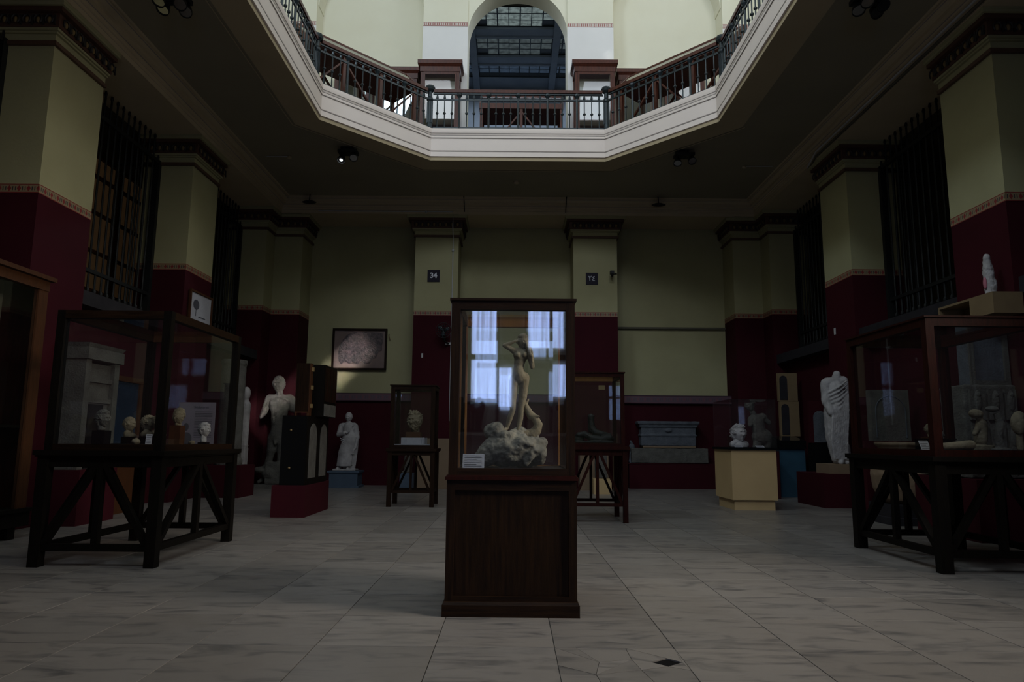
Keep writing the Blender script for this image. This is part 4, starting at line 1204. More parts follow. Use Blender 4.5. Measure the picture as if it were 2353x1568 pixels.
# ------------------------------------------------------------------ red plinth with its dark upright cabinets
tag(MB().box(-3.56, -3.06, 10.5, 11.85, 0, .465).build('red_plinth', 'maroon'), 'maroon painted plinth under the dark stacked cabinets, left of centre', 'plinth')
t = thing('black_cabinet', 'black cabinet with arched side panels standing on the maroon plinth', 'cabinet', (-3.27, 11.15, .466))
MB().box(-3.47, -3.10, 10.55, 11.75, .466, 1.50).build('body', 'black', t)
MB().box(-3.10, -3.085, 10.55, 11.75, .466, 1.50).build('side_frame', 'wood_black', t)
for ya in (10.62, 11.22):
    c_ = ya+.24; a_ = [(c_+.19*math.cos(q), 1.20+.19*math.sin(q)) for q in [PI*i/10 for i in range(11)]]
    MB().prism([(ya+.43, .56)]+a_+[(ya+.05, .56)], -.001, .008).xform(Matrix(((0,1,0,-3.085),(1,0,0,0),(0,0,1,0),(0,0,0,1)))).build('arched_inlay', 'stone', t)
for z, y in ((.72, 10.545), (1.28, 10.545)): MB().lathe([(.018, 0), (.018, .01), (.006, .02)], n=8).xform(Matrix.Translation((-3.33, y, z)) @ Matrix.Rotation(PI/2, 4, 'X')).build('brass_knob', 'gold', t)
t = thing('upright_frame', 'open dark wooden frame cabinet on top of the black cabinet', 'cabinet', (-3.12, 11.2, 1.501))
MB().box(-3.30, -3.10, 10.58, 10.64, 1.56, 2.30).build('front_leaf', 'wood', t)
MB().box(-3.30, -3.28, 10.58, 10.64, 1.50, 1.56).box(-3.12, -3.10, 10.58, 10.64, 1.50, 1.56).box(-3.30, -3.10, 10.575, 10.585, 1.545, 1.56).build('leaf_foot', 'wood_orange', t)
MB().box(-3.10, -3.085, 10.58, 10.70, 1.50, 2.30).build('leaf_edge', 'wood_orange', t)
for z in (1.62, 1.9, 2.18): MB().box(-3.085, -3.055, 10.62, 10.66, z, z+.06).build('hinge', 'gold', t)
MB().box(-3.24, -2.98, 10.98, 11.74, 1.501, 2.32).build('body', 'wood_black', t)
MB().box(-2.98, -2.966, 11.02, 11.70, 1.74, 2.28).build('side_panel', 'wood', t)
for y in (11.12, 11.30, 11.48, 11.64): MB().box(-2.966, -2.96, y-.012, y+.012, 1.74, 2.28).build('side_reed', 'wood_red', t)
MB().box(-2.98, -2.966, 11.02, 11.70, 1.51, 1.70).build('lower_side_panel', 'stone', t)

# ------------------------------------------------------------------ toga statue on the blue plinth
t = thing('blue_plinth', 'slate blue moulded plinth under the draped standing statue', 'plinth', (-4.04, 17.2, 0))
MB().box(-4.42, -3.66, 16.9, 17.5, 0, .05).build('foot', 'bluepaint', t)
MB().box(-4.38, -3.70, 16.93, 17.47, .05, .32).build('body', 'bluepaint', t)
MB().taper(-4.38, -3.70, 16.93, 17.47, .32, .36, .03).box(-4.42, -3.66, 16.89, 17.51, .36, .40).build('cap_moulding', 'bluepaint', t)
t = thing('draped_statue', 'white marble man in a toga standing on the slate blue plinth', 'statue', (-4.04, 17.2, .401))
def TG(x, z, y=0): return (-4.06+x, 17.2+y, .401+z)
b = MB()
b.box(-4.33, -3.78, 17.03, 17.37, .401, .44)
b.cap(TG(.0, .20), .15, TG(.02, .55), .155, 16); b.cap(TG(.02, .55), .155, TG(.05, .85), .15, 16); b.cap(TG(.05, .85), .155, TG(.04, 1.05), .135, 16)
b.cap(TG(-.10, 1.08), .075, TG(.17, 1.08), .08); b.cap(TG(.03, 1.1), .055, TG(.03, 1.22), .048)
b.cap(TG(-.14, 1.07), .07, TG(-.19, .86, -.03), .06); b.cap(TG(-.19, .86, -.03), .06, TG(-.02, .90, -.14), .05)
b.cap(TG(.20, 1.06), .075, TG(.25, .80), .07); b.cap(TG(.25, .80), .065, TG(.22, .55, -.05), .05); b.cap(TG(.22, .55, -.05), .04, TG(.20, .50, -.09), .035)
for k in range(15):
    u = k/14; x = -.16+.32*u; ys = -.172*math.cos((u-.5)*2.0)
    b.tube([TG(x*1.0-.02, .10, ys), TG(x+.02, .45, ys-.01), TG(x*.9+.10, .80, ys-.01), TG(.16-.05*u, 1.08, -.09)], [.019, .022, .020, .012], 6)
for k in range(6):
    b.tube([TG(-.13+.02*k, .78-.05*k, -.13), TG(-.02, .72-.05*k, -.17), TG(.14, .86-.04*k, -.15), TG(.19, 1.05, -.07)], .014, 6)
for k in range(5): b.tube([TG(.24+.012*k, .95, -.05+.02*k), TG(.22+.012*k, .5, -.06+.02*k), TG(.15+.02*k, .12, -.06+.02*k)], .018, 6)
b.cap(TG(-.12, .16), .06, TG(-.14, .06, -.03), .045); b.cap(TG(-.14, .06, -.02), .04, TG(-.17, .05, -.14), .03); b.cap(TG(.08, .2), .06, TG(.09, .05, -.02), .045); b.cap(TG(.09, .05), .04, TG(.08, .05, -.13), .03); b.cap(TG(.17, .25, .03), .07, TG(.17, .08, .03), .07)
chipped(b, 'draped_figure', 'statue', t, .009, .005, .05, 0)
b = MB(); head_into(b, TG(.035, 1.29), .245, yaw=-.15, hair=.03, n=64, m_=48); chipped(b, 'head', 'statue', t, .006, 0, .05, 1)
hand(TG(.01, .90, -.17), (1, -.1, .1), (0, -.3, 1), 2.0, t, 'statue'); hand(TG(.20, .48, -.10), (0, -.2, -1), (0, -1, 0), 2.0, t, 'statue')

# ------------------------------------------------------------------ large armless male statue
t = thing('nude_statue', 'tall weathered nude marble youth with broken arms behind the dark cabinets', 'statue', (-5.72, 16.8, 0))
def MG(x, z, y=0): return (-5.64+x, 16.8+y, z)
MB().box(-6.08, -5.22, 16.45, 17.15, 0, .09).build('slab', 'stone', t)
b = MB()
b.box(-5.80, -5.28, 16.55, 17.1, .09, .60); b.ell(MG(-.05, .35, -.1), (.22, .2, .2)); b.ell(MG(-.3, .42, -.1), (.16, .2, .08))
b.cap(MG(.0, 1.18), .17, MG(.02, 1.5), .155, 16); b.cap(MG(.02, 1.5), .165, MG(.04, 1.95), .215, 16); b.ell(MG(.04, 1.95, -.02), (.26, .17, .22))
b.ell(MG(-.07, 2.0, -.12), (.11, .07, .09)); b.ell(MG(.14, 2.0, -.12), (.11, .07, .09)); b.ell(MG(.0, 1.2, .02), (.21, .17, .17))
b.cap(MG(-.22, 2.12), .09, MG(.28, 2.12), .09); b.cap(MG(.03, 2.12), .085, MG(.0, 2.32), .075)
b.cap(MG(-.24, 2.1), .095, MG(-.33, 1.78, -.02), .08); b.cap(MG(-.33, 1.78, -.02), .08, MG(-.38, 1.66, -.08), .05)
b.cap(MG(.30, 2.1), .095, MG(.36, 1.85, -.02), .08)
b.cap(MG(-.08, 1.16), .135, MG(-.10, .86, -.03), .11); b.cap(MG(-.10, .88, -.03), .105, MG(-.13, .68, -.03), .08); b.cap(MG(-.13, .68, -.03), .085, MG(-.22, .48, .02), .08); b.cap(MG(-.22, .5, .02), .08, MG(-.30, .2, .04), .05); b.cap(MG(-.30, .18, .03), .055, MG(-.32, .14, -.14), .04)
b.cap(MG(.13, 1.16), .135, MG(.14, .8, -.02), .10); b.cap(MG(.14, .8, -.02), .10, MG(.13, .45), .08); b.cap(MG(.13, .5, 0), .085, MG(.12, .15), .06)
b.ell(MG(.02, 1.06, -.15), (.04, .05, .06))
chipped(b, 'figure', 'stone', t, .018, .02, .08, 2)
b = MB(); head_into(b, MG(-.02, 2.45), .42, yaw=.05, hair=.04, n=64, m_=48); chipped(b, 'head', 'stone', t, .01, .004, .05, 1)
# ------------------------------------------------------------------ stones on the bench in the right bay
tag(MB().box(2.92, 5.10, 17.56, 17.99, 0, .60).box(2.90, 5.12, 17.55, 17.995, .60, .62).build('maroon_bench', 'maroon'), 'long low maroon bench against the back wall, right bay', 'bench')
blockx('stone_slab', 'stone', 2.98, 4.92, 17.60, 17.97, .63, 1.00, 'long broken limestone slab lying on the maroon bench under the grey blue chest', 'stone', .03, .02)
MB()
t = thing('stone_chest', 'grey blue carved stone chest with a projecting rim on top of the limestone slab', 'sarcophagus', (3.92, 17.78, 1.01))
MB().box(3.28, 4.60, 17.60, 17.93, 1.01, 1.055).build('pink_support', 'sandstone', t)
b = MB().box(3.24, 4.62, 17.62, 17.95, 1.056, 1.56).box(3.22, 4.64, 17.60, 17.96, 1.30, 1.335).box(3.20, 4.66, 17.59, 17.96, 1.52, 1.56).taper(3.20, 4.66, 17.6, 17.95, 1.56, 1.60, .035).box(3.155, 4.705, 17.56, 17.98, 1.60, 1.67)
b.ell((3.93, 17.61, 1.44), (.09, .04, .05))
chipped(b, 'chest_body', 'stone_blue', t, .014, .012, .1, 1)
t = thing('stone_torso', 'small dark stone torso standing at the left end of the maroon bench', 'sculpture', (2.93, 17.45, .622))
t.location = (3.02, 17.8, .622)
b = MB(); b.box(2.95, 3.10, 17.7, 17.9, .622, .68); b.cap((3.0, 17.78, .70), .05, (3.03, 17.78, .95), .045); b.ell((3.03, 17.78, 1.02), (.08, .05, .09)); b.cap((3.03, 17.78, 1.1), .035, (3.0, 17.76, 1.16), .03)
chipped(b, 'carving', 'stone_blue', t, .012, .008, .05, 1)
t.location = (3.02, 17.8, .622)

# ------------------------------------------------------------------ boards and stones low on the back piers
tag(MB().box(-2.28, -1.44, 16.86, 17.30, 0, 1.19).build('tan_pedestal', 'sandstone'), 'plain tan pedestal box at the foot of the pier marked 34', 'pedestal')
tag(MB().box(1.62, 2.30, 16.80, 17.25, 0, 1.12).build('tan_pedestal', 'sandstone'), 'plain tan pedestal box at the foot of the pier with the Arabic number', 'pedestal')
t = thing('white_relief_slab', 'narrow pale slab leaning beside the right rear leg of the mahogany case', 'stone', (2.42, 16.6, 0))
MB().box(2.40, 2.46, 16.4, 16.8, 0, 1.33).build('slab', 'plywood', t)
blockx('grey_stele', 'stone', 1.86, 2.12, 15.7, 15.95, .34, 1.12, 'grey stone stump standing on the tan block under the mahogany case', 'stone', .03, .02)
tag(MB().box(1.80, 2.20, 15.6, 16.05, 0, .335).build('tan_block', 'beige'), 'low tan block seen between the legs of the mahogany case', 'plinth')
tag(MB().box(-2.62, -2.32, 16.5, 16.8, 0, .38).build('blue_block', 'bluepaint'), 'small slate blue block seen under the small left case', 'plinth')
t = thing('stone_fragment', 'grey seated stone fragment on the small slate blue block', 'sculpture', (-2.47, 16.65, .381))
b = MB(); b.cap((-2.45, 16.65, .44), .10, (-2.44, 16.65, .72), .11); b.ell((-2.47, 16.65, .9), (.09, .09, .12)); b.box(-2.58, -2.36, 16.54, 16.76, .381, .43)
chipped(b, 'carving', 'stone', t, .014, .02, .06, 1)

# ------------------------------------------------------------------ right corner: plinths and sculptures
t = thing('blue_plinth', 'dark teal blue plinth with a black desk top behind the beige pedestal', 'plinth', (6.05, 15.6, 0))
MB().box(5.78, 6.33, 15.2, 16.05, 0, 1.03).build('body', 'teal', t)
b = MB().add([(5.76, 15.15, 1.03), (6.34, 15.15, 1.03), (6.34, 16.08, 1.03), (5.76, 16.08, 1.03), (5.76, 15.15, 1.20), (6.34, 15.15, 1.20), (6.34, 15.7, 1.30), (5.76, 15.7, 1.30), (6.34, 16.08, 1.30), (5.76, 16.08, 1.30)],
   [(0,3,2,1), (0,1,5,4), (4,5,6,7), (7,6,8,9), (2,3,9,8), (1,2,8,6,5), (0,4,7,9,3)])
b.build('black_desk_top', 'black', t)
MB().add([(5.80, 15.18, 1.206), (6.30, 15.18, 1.206), (6.30, 15.66, 1.298), (5.80, 15.66, 1.298), (5.80, 15.18, 1.212), (6.30, 15.18, 1.212), (6.30, 15.66, 1.304), (5.80, 15.66, 1.304)], [(0,1,2,3),(4,5,6,7),(0,1,5,4),(2,3,7,6)]).build('sloping_glass', 'glass_front', t)
t = thing('arched_board', 'tall beige board with two dark arched openings on the teal blue plinth', 'panel', (6.22, 15.9, 1.305))
for z0, z1, dx in ((1.305, 2.09, 0), (2.095, 2.74, .015)):
    MB().box(6.08-dx, 6.52-dx, 15.86, 15.94, z0, z1).build('board', 'plywood', t)
    r_ = .085; c_ = 6.20-dx; zt = z1-.06-r_
    aa = [(c_+r_*math.cos(q), zt+r_*math.sin(q)) for q in [PI*i/10 for i in range(11)]]
    MB().prism([(c_+r_, z0+.03)]+aa+[(c_-r_, z0+.03)], 15.85, 15.862).build('dark_arch', 'slate', t)
t = thing('arched_stele', 'pale blue round topped stele in a dark frame left of the draped headless statue', 'stele', (6.2, 14.1, 0))
MB().box(6.02, 6.35, 13.98, 14.3, 0, 1.16).build('black_stand', 'black', t)
MB().box(6.0, 6.35, 14.10, 14.18, 1.16, 2.0).build('dark_frame', 'maroon', t)
aa = [(6.20+.13*math.cos(q), 1.67+.13*math.sin(q)) for q in [PI*i/12 for i in range(13)]]
MB().prism([(6.33, 1.17)]+aa+[(6.07, 1.17)], 14.07, 14.11).build('arched_stone', 'stone_blue', t)
tag(MB().box(5.62, 6.34, 12.75, 13.95, 0, .60).build('maroon_plinth', 'maroon'), 'low maroon plinth under the draped headless statue on the right', 'plinth')
t = thing('headless_statue', 'headless draped white marble statue just left of the right table case', 'statue', (6.0, 13.2, .601))
MB().box(5.82, 6.345, 12.95, 13.5, .601, .775).build('stone_block', 'sandstone', t)
def HG(x, z, y=0): return (6.12+x*.95, 13.2+y, .776+z)
b = MB()
b.cap(HG(.02, .12), .15, HG(-.02, .5), .19, 16); b.cap(HG(-.02, .5), .19, HG(-.04, .95), .185, 16); b.cap(HG(-.04, .95), .18, HG(.0, 1.4), .18, 16)
b.cap(HG(-.14, 1.52), .10, HG(.17, 1.55), .10); b.cap(HG(.04, 1.58), .09, HG(.06, 1.68), .07)
b.cap(HG(-.17, 1.5), .10, HG(-.20, 1.15, -.05), .09); b.cap(HG(-.20, 1.15, -.05), .08, HG(-.16, .95, -.15), .07); b.cap(HG(.2, 1.5), .1, HG(.22, 1.1), .09)
for k in range(9):
    u = k/8; b.tube([HG(-.14+.26*u, .08, -.14), HG(-.20+.30*u, .45, -.18), HG(-.16+.30*u, .85, -.19), HG(.0+.18*u, 1.3, -.17)], [.02, .026, .028, .018], 6)
for k in range(6): b.tube([HG(-.22, .95+.07*k, -.10), HG(-.02, 1.02+.08*k, -.21), HG(.18, 1.2+.07*k, -.16)], .013+.004*(k%3), 6)
b.cap(HG(-.04, .12), .07, HG(-.02, .03, -.14), .05); b.cap(HG(.10, .12), .07, HG(.12, .03, -.1), .05); b.cap(HG(.12, .3, .05), .13, HG(.12, .02, .05), .14)
chipped(b, 'draped_figure', 'statue', t, .013, .012, .06, 1)
# satyr-like torso behind the clear cover
tag(MB().box(4.95, 5.60, 14.75, 15.35, 0, .98).build('dark_plinth', 'maroon'), 'maroon plinth hidden behind the beige pedestal', 'plinth')
t = thing('twisted_torso', 'shadowed marble figure bending its head left, behind the beige pedestal', 'statue', (5.27, 15.05, .981))
def SG(x, z, y=0): return (5.24+x, 15.05+y, .981+z)
b = MB()
b.box(5.05, 5.5, 14.85, 15.25, .981, 1.04)
b.ell(SG(.12, .30), (.22, .17, .18)); b.cap(SG(.08, .35), .14, SG(.03, .62), .14, 14); b.cap(SG(-.08, .68), .08, SG(.15, .72), .09); b.cap(SG(.0, .70), .06, SG(-.07, .84), .055)
b.cap(SG(.16, .70), .07, SG(.28, .60), .05); b.cap(SG(-.10, .67), .07, SG(-.14, .55, -.05), .05); b.cap(SG(.04, .22), .11, SG(.0, .06), .09); b.cap(SG(.22, .22), .11, SG(.2, .06), .09)
chipped(b, 'figure', 'stone', t, .012, .015, .06, 1)
b = MB(); head_into(b, SG(-.12, .96), .25, yaw=-.6, roll=-.45, hair=.09, n=64, m_=48); chipped(b, 'head', 'stone', t, .008, .004, .05, 1)

# ------------------------------------------------------------------ right wall behind the large right case
t = thing('stone_jar', 'big tan stone jar standing on a dark base behind the right table case', 'jar', (5.90, 10.55, 0))
MB().box(5.42, 6.38, 10.1, 11.05, 0, .10).box(5.5, 6.3, 10.2, 10.95, .10, .28).build('dark_base', 'slate', t)
b = MB().lathe([(.30, .28), (.40, .34), (.47, .5), (.50, .7), (.46, .9), (.38, 1.05), (.36, 1.10), (.42, 1.14), (.42, 1.18), (.34, 1.18), (.32, 1.0)], (5.90, 10.55, 0), 28)
chipped(b, 'jar_body', 'sandstone', t, .02, .02, .12, 1)
t = thing('arch_stele', 'pale square stele with an incised arch behind the left half of the right table case', 'stele', (6.05, 11.35, 0))
MB().box(5.65, 6.4, 11.25, 11.6, 0, 1.20).build('maroon_stand', 'maroon', t)
MB().box(5.80, 6.42, 11.28, 11.42, 1.20, 2.02).build('slab', 'stone', t)
aa = [(6.11+.24*math.cos(q), 1.68+.24*math.sin(q)) for q in [PI*i/14 for i in range(15)]]
MB().tube([(6.35, 11.275, 1.25)]+[(x, 11.275, z) for x, z in aa]+[(5.87, 11.275, 1.25)], .009, 5).build('incised_arch', 'stone_blue', t)
tag(MB().box(5.55, 6.35, 8.45, 9.75, 0, .74).build('maroon_plinth', 'maroon'), 'long maroon plinth with scuffed paint behind the legs of the right table case', 'plinth')
blockx('stone_trough', 'stone', 5.60, 6.33, 8.6, 9.7, .745, .96, 'low rough limestone trough on the long maroon plinth', 'stone', .03, .02)
t = thing('relief_block', 'large dark relief block with carved panels behind the right table case', 'relief', (6.0, 9.0, .965))
b = MB().box(5.68, 6.34, 8.75, 9.25, .965, 1.90)
chipped(b, 'block', 'stone', t, .02, .02, .1, 1)
for x0, x1 in ((5.73, 5.92), (5.96, 6.14), (6.17, 6.31)):
    for z0, z1 in ((1.02, 1.40), (1.46, 1.84)):
        b = MB().box(x0, x1, 8.71, 8.75, z0, z1); b.ell(((x0+x1)/2, 8.71, (z0+z1)/2+.05), (.05, .03, .13)); b.ell(((x0+x1)/2, 8.70, z1-.07), (.03, .03, .035))
        b.build('carved_panel', 'stone', t, smooth=False)
t = thing('framed_relief', 'tall pale framed slab standing on the dark relief block', 'relief', (6.08, 9.0, 1.905))
MB().box(5.86, 6.34, 8.85, 9.1, 1.905, 2.74).build('slab', 'stone_blue', t)
MB().box(5.84, 5.90, 8.82, 8.85, 1.905, 2.74).box(6.28, 6.34, 8.82, 8.85, 1.905, 2.74).box(5.90, 6.28, 8.82, 8.85, 2.68, 2.74).box(5.90, 6.28, 8.82, 8.85, 1.905, 1.96).build('raised_border', 'stone', t)
t = thing('wall_box', 'open plywood box fixed to the nearest right pier below the small statuette', 'shelf', (6.18, 9.05, 2.78))
b = MB().box(5.98, 6.355, 8.50, 9.62, 3.02, 3.05).box(5.98, 6.355, 8.50, 9.62, 2.78, 2.80).box(5.98, 6.355, 8.50, 8.53, 2.80, 3.02).box(5.98, 6.355, 9.59, 9.62, 2.80, 3.02).box(6.34, 6.355, 8.53, 9.59, 2.80, 3.02)
b.build('box_panels', 'plywood', t); MB().box(5.98, 6.0, 8.53, 8.95, 2.80, 3.02).build('front_board', 'plywood', t)
t = thing('wrapped_statuette', 'small white statuette with traces of pink standing on the plywood wall box', 'sculpture', (6.17, 8.80, 3.051))
b = MB(); b.cap((6.17, 8.80, 3.08), .065, (6.16, 8.80, 3.35), .06); b.cap((6.16, 8.8, 3.35), .065, (6.16, 8.8, 3.50), .05); b.ell((6.155, 8.8, 3.56), (.045, .045, .055)); b.ell((6.2, 8.8, 3.2), (.05, .06, .12))
chipped(b, 'figure', 'statue', t, .008, .02, .05, 1)
b = MB().ell((6.10, 8.79, 3.22), (.02, .03, .08)); b.build('painted_trace', 'pinkred', t, smooth=True)

# ------------------------------------------------------------------ inside the right table case
ZR_ = 1.096
bust(4.42, 7.40, ZR_, .13, .9, 'broken marble head on a wooden block, leftmost in the right table case', 'statue_warm', .2, 0, (.14, .13, 'wood_orange'), cut=True)
bust(4.66, 7.62, ZR_, .075, .8, 'tiny marble head on a clear block behind the open book stand', 'stone', .9, .5, (.06, .09, 'paper'))
t = thing('crouching_carving', 'small crouching limestone group behind the front post of the right table case', 'sculpture', (4.62, 6.95, ZR_))
b = MB(); b.box(4.52, 4.74, 6.86, 7.04, ZR_, ZR_+.05); b.cap((4.64, 6.95, ZR_+.1), .06, (4.66, 6.95, ZR_+.25), .055); b.ell((4.60, 6.93, ZR_+.36), (.07, .05, .045)); b.cap((4.62, 6.93, ZR_+.24), .03, (4.55, 6.90, ZR_+.16), .02); b.cap((4.66, 6.95, ZR_+.28), .035, (4.62, 6.94, ZR_+.36), .03)
chipped(b, 'carving', 'statue_warm', t, .006, .01, .03, 1)
t = thing('bent_carving', 'dark bowed stone figure right of the front post in the right table case', 'sculpture', (4.72, 6.75, ZR_))
b = MB(); b.tube([(4.72, 6.78, ZR_), (4.70, 6.78, ZR_+.12), (4.73, 6.78, ZR_+.26), (4.70, 6.78, ZR_+.36)], [.05, .035, .04, .03], 10); b.ell((4.66, 6.78, ZR_+.40), (.065, .04, .03)); b.ell((4.72, 6.78, ZR_+.01), (.1, .07, .02))
b.v = [Vector((p.x, p.y, max(p.z, ZR_))) for p in b.v]
chipped(b, 'carving', 'stone', t, .006, .008, .03, 1)
t = thing('marble_hand', 'broken marble forearm lying flat in the right table case', 'sculpture', (4.30, 6.75, ZR_))
b = MB(); b.cap((4.12, 6.72, ZR_+.035), .035, (4.32, 6.74, ZR_+.045), .045); b.cap((4.32, 6.74, ZR_+.045), .045, (4.42, 6.78, ZR_+.05), .05)
b.v = [Vector((p.x, p.y, max(p.z, ZR_))) for p in b.v]
chipped(b, 'carving', 'statue_warm', t, .006, .006, .03, 1)
t = thing('hooded_bust', 'cream hooded bust under thin glass, rightmost in the right table case', 'sculpture', (4.86, 6.72, ZR_))
b = MB(); b.ell((4.86, 6.72, ZR_+.26), (.065, .06, .11)); b.ell((4.845, 6.69, ZR_+.22), (.04, .04, .07)); b.ell((4.88, 6.73, ZR_+.33), (.055, .05, .05)); b.cap((4.86, 6.72, ZR_+.02), .03, (4.86, 6.72, ZR_+.15), .03)
b.v = [Vector((p.x, p.y, max(p.z, ZR_))) for p in b.v]
chipped(b, 'carving', 'statue_warm', t, .005, .006, .03, 1)
t = thing('black_book_stand', 'low black display block behind the white card in the right table case', 'stand', (4.20, 6.98, ZR_))
MB().box(4.05, 4.36, 6.90, 7.06, ZR_, ZR_+.10).build('block', 'black', t); MB().box(4.04, 4.37, 6.89, 7.07, ZR_+.10, ZR_+.112).build('lip', 'black', t)
card(4.02, 6.82, ZR_, .10, .10, .15, 'white card leaning on the black block in the right table case', .45, 5)

# ------------------------------------------------------------------ left wall furniture
t = thing('wall_cabinet', 'tall orange brown glazed cabinet at the left photo edge', 'cabinet', (-5.88, 7.0, 0))
x0, x1, y0, y1 = -6.15, -5.60, 5.9, 8.2
for y in (y0+.1, y1-.22): 
    for x in (x0+.05, x1-.13): MB().box(x, x+.1, y, y+.12, 0, .14).build('foot', 'wood_black', t)
MB().box(x0, x1+.03, y0-.03, y1+.03, .14, .30).box(x0, x1+.05, y0-.05, y1+.05, .30, .34).build('base_moulding', 'wood_black', t)
for y in (y0, y1-.16, (y0+y1)/2-.06): MB().box(x1-.06, x1, y, y+.16 if y != (y0+y1)/2-.06 else y+.12, .34, 2.88).build('stile', 'wood_orange', t)
MB().box(x1-.06, x1+.01, y0, y1, 2.88, 3.0).box(x1-.06, x1+.06, y0-.04, y1+.05, 3.0, 3.05).build('cornice', 'wood_orange', t)
MB().box(x0, x1-.06, y0, y0+.02, .34, 3.0).box(x0, x1-.06, y1-.02, y1, .34, 3.0).build('side_board', 'wood_red', t)
MB().box(x0, x1-.06, y0, y1, 3.0, 3.03).build('roof_board', 'wood_black', t)
MB().box(x0, x0+.02, y0+.02, y1-.02, .34, 3.0).build('back_board', 'corridor', t)
for a, c in ((y0+.16, (y0+y1)/2-.06), ((y0+y1)/2+.06, y1-.16)): MB().box(x1-.03, x1-.024, a, c, .34, 2.88).build('pane', 'glass', t)
MB().box(x0+.02, x1-.06, y0+.02, y1-.02, 1.25, 1.28).build('shelf', 'wood_black', t)
t2 = blockx('white_stele', 'statue', -6.08, -5.80, 7.15, 7.55, 1.285, 2.35, 'pale slanting stone slab inside the orange brown wall cabinet', 'stele', .03, .02)
tag(MB().box(-6.14, -5.66, 9.25, 10.12, 0, .72).build('maroon_plinth', 'maroon'), 'maroon plinth below the doorway shaped stone behind the left table case', 'plinth')
t = thing('false_door', 'limestone doorway shaped stele on the maroon plinth behind the left table case', 'stele', (-5.95, 9.68, .721))
MB().box(-6.14, -5.80, 9.32, 10.08, .721, 2.16).build('core', 'stone', t)
for y in (9.30, 9.98): MB().box(-6.10, -5.74, y, y+.12, .721, 2.20).build('jamb', 'stone', t)
MB().box(-6.12, -5.70, 9.27, 10.13, 2.20, 2.36).taper(-6.12, -5.72, 9.29, 10.11, 2.36, 2.42, .03).build('lintel', 'stone', t)
MB().box(-5.80, -5.76, 9.42, 9.98, 1.90, 1.96).box(-5.80, -5.76, 9.42, 9.98, 1.62, 1.68).build('moulding', 'stone', t)
MB().box(-5.80, -5.788, 9.52, 9.86, .73, 1.60).build('dark_niche', 'black', t)
t = thing('narrow_cabinet', 'narrow orange framed cabinet with dark blue glass behind the left table case', 'cabinet', (-6.15, 10.8, 0))
MB().box(-6.40, -5.98, 10.36, 11.24, 0, .10).build('plinth', 'wood_orange', t)
MB().box(-6.40, -5.98, 10.36, 11.24, .10, .86).build('lower_panel', 'wood_orange', t)
MB().box(-6.40, -6.0, 10.38, 11.22, .86, 2.0).build('dark_interior', 'blueglass', t)
for y in (10.36, 11.14): MB().box(-6.0, -5.97, y, y+.10, .86, 2.0).build('stile', 'wood_orange', t)
MB().box(-6.40, -5.96, 10.34, 11.26, 2.0, 2.08).build('cornice', 'wood_orange', t)
tag(MB().box(-6.30, -6.10, 11.45, 11.62, 0, .95).build('blue_board', 'teal'), 'small bright blue board between the narrow cabinet and the stone column', 'board')
t = thing('column_drum', 'grey weathered stone column drum on a maroon base beyond the left table case', 'column', (-5.72, 14.2, 0))
MB().box(-6.12, -5.32, 13.8, 14.6, 0, .62).build('maroon_base', 'maroon', t)
b = MB().lathe([(.27, .62), (.27, .72), (.235, .78), (.235, 2.62), (.255, 2.66), (.255, 2.74)], (-5.72, 14.2, 0), 28)
chipped(b, 'shaft', 'stone', t, .02, .015, .15, 1)
t = thing('marble_herm', 'narrow pale marble pillar just right of the left table case', 'sculpture', (-6.0, 15.7, 0))
b = MB().box(-6.11, -5.90, 15.55, 15.85, 0, .10).box(-6.08, -5.93, 15.6, 15.8, .10, .95).taper(-6.07, -5.94, 15.62, 15.78, .95, 1.0, .02); b.cap((-6.01, 15.7, 1.0), .10, (-6.01, 15.7, 1.9), .11); b.ell((-6.01, 15.7, 2.15), (.09, .11, .16)); b.cap((-6.01, 15.7, 1.9), .07, (-6.01, 15.7, 2.1), .06)
chipped(b, 'carving', 'statue', t, .014, .01, .08, 1)
t = thing('framed_drawing', 'framed drawing on aged paper hanging on the second left pier', 'picture', (-6.14, 13.4, 3.33))
MB().box(-6.165, -6.13, 12.92, 13.84, 3.33, 3.94).build('backing', 'wood_orange', t)
b = MB(); b.box(-6.14, -6.10, 12.90, 13.86, 3.31, 3.345).box(-6.14, -6.10, 12.90, 13.86, 3.925, 3.96).box(-6.14, -6.10, 12.90, 12.935, 3.345, 3.925).box(-6.14, -6.10, 13.825, 13.86, 3.345, 3.925)
b.build('frame', 'wood_orange', t)
MB().box(-6.13, -6.122, 12.94, 13.82, 3.35, 3.92).build('drawing_sheet', 'paper', t)
b = MB().ell((-6.121, 13.18, 3.70), (.003, .13, .10)); b.box(-6.122, -6.119, 13.17, 13.19, 3.48, 3.62).box(-6.122, -6.119, 13.3, 13.6, 3.47, 3.49)
b.build('inked_figure', 'ink', t)

# ------------------------------------------------------------------ things on the back wall
def sign_plaque(x0, x1, z0, z1, label):
    t = thing('number_plaque', label, 'sign', ((x0+x1)/2, YB-.012, z0))
    MB().box(x0, x1, YB-.02, YB-.001, z0, z1).build('plate', 'sign', t)
    return t
t = sign_plaque(-2.20, -1.89, 5.15, 5.46, 'square dark sign reading 34 on the left back pier')
text('34', .185, (-2.045, YB-.022, 5.31), PI/2, 0, 'signwhite', t, 'numerals', .003, .006)
t = sign_plaque(1.845, 2.155, 5.115, 5.42, 'square dark sign with Arabic numerals on the right back pier')
def strokes(t, pts, w, name, mm='signwhite'):
    b = MB()
    P = [Vector((x, YB-.023, z)) for x, z in pts]
    for i in range(len(P)-1):
        d = (P[i+1]-P[i]).normalized()*w*.3
        b.beam(P[i]-d*(i > 0), P[i+1]+d, w, .004, (0, 1, 0)) if False else b.beam(P[i]-d*(1 if i > 0 else 0), P[i+1]+d, w, .006, (0, 1, 0))
    return b.build(name, mm, t)
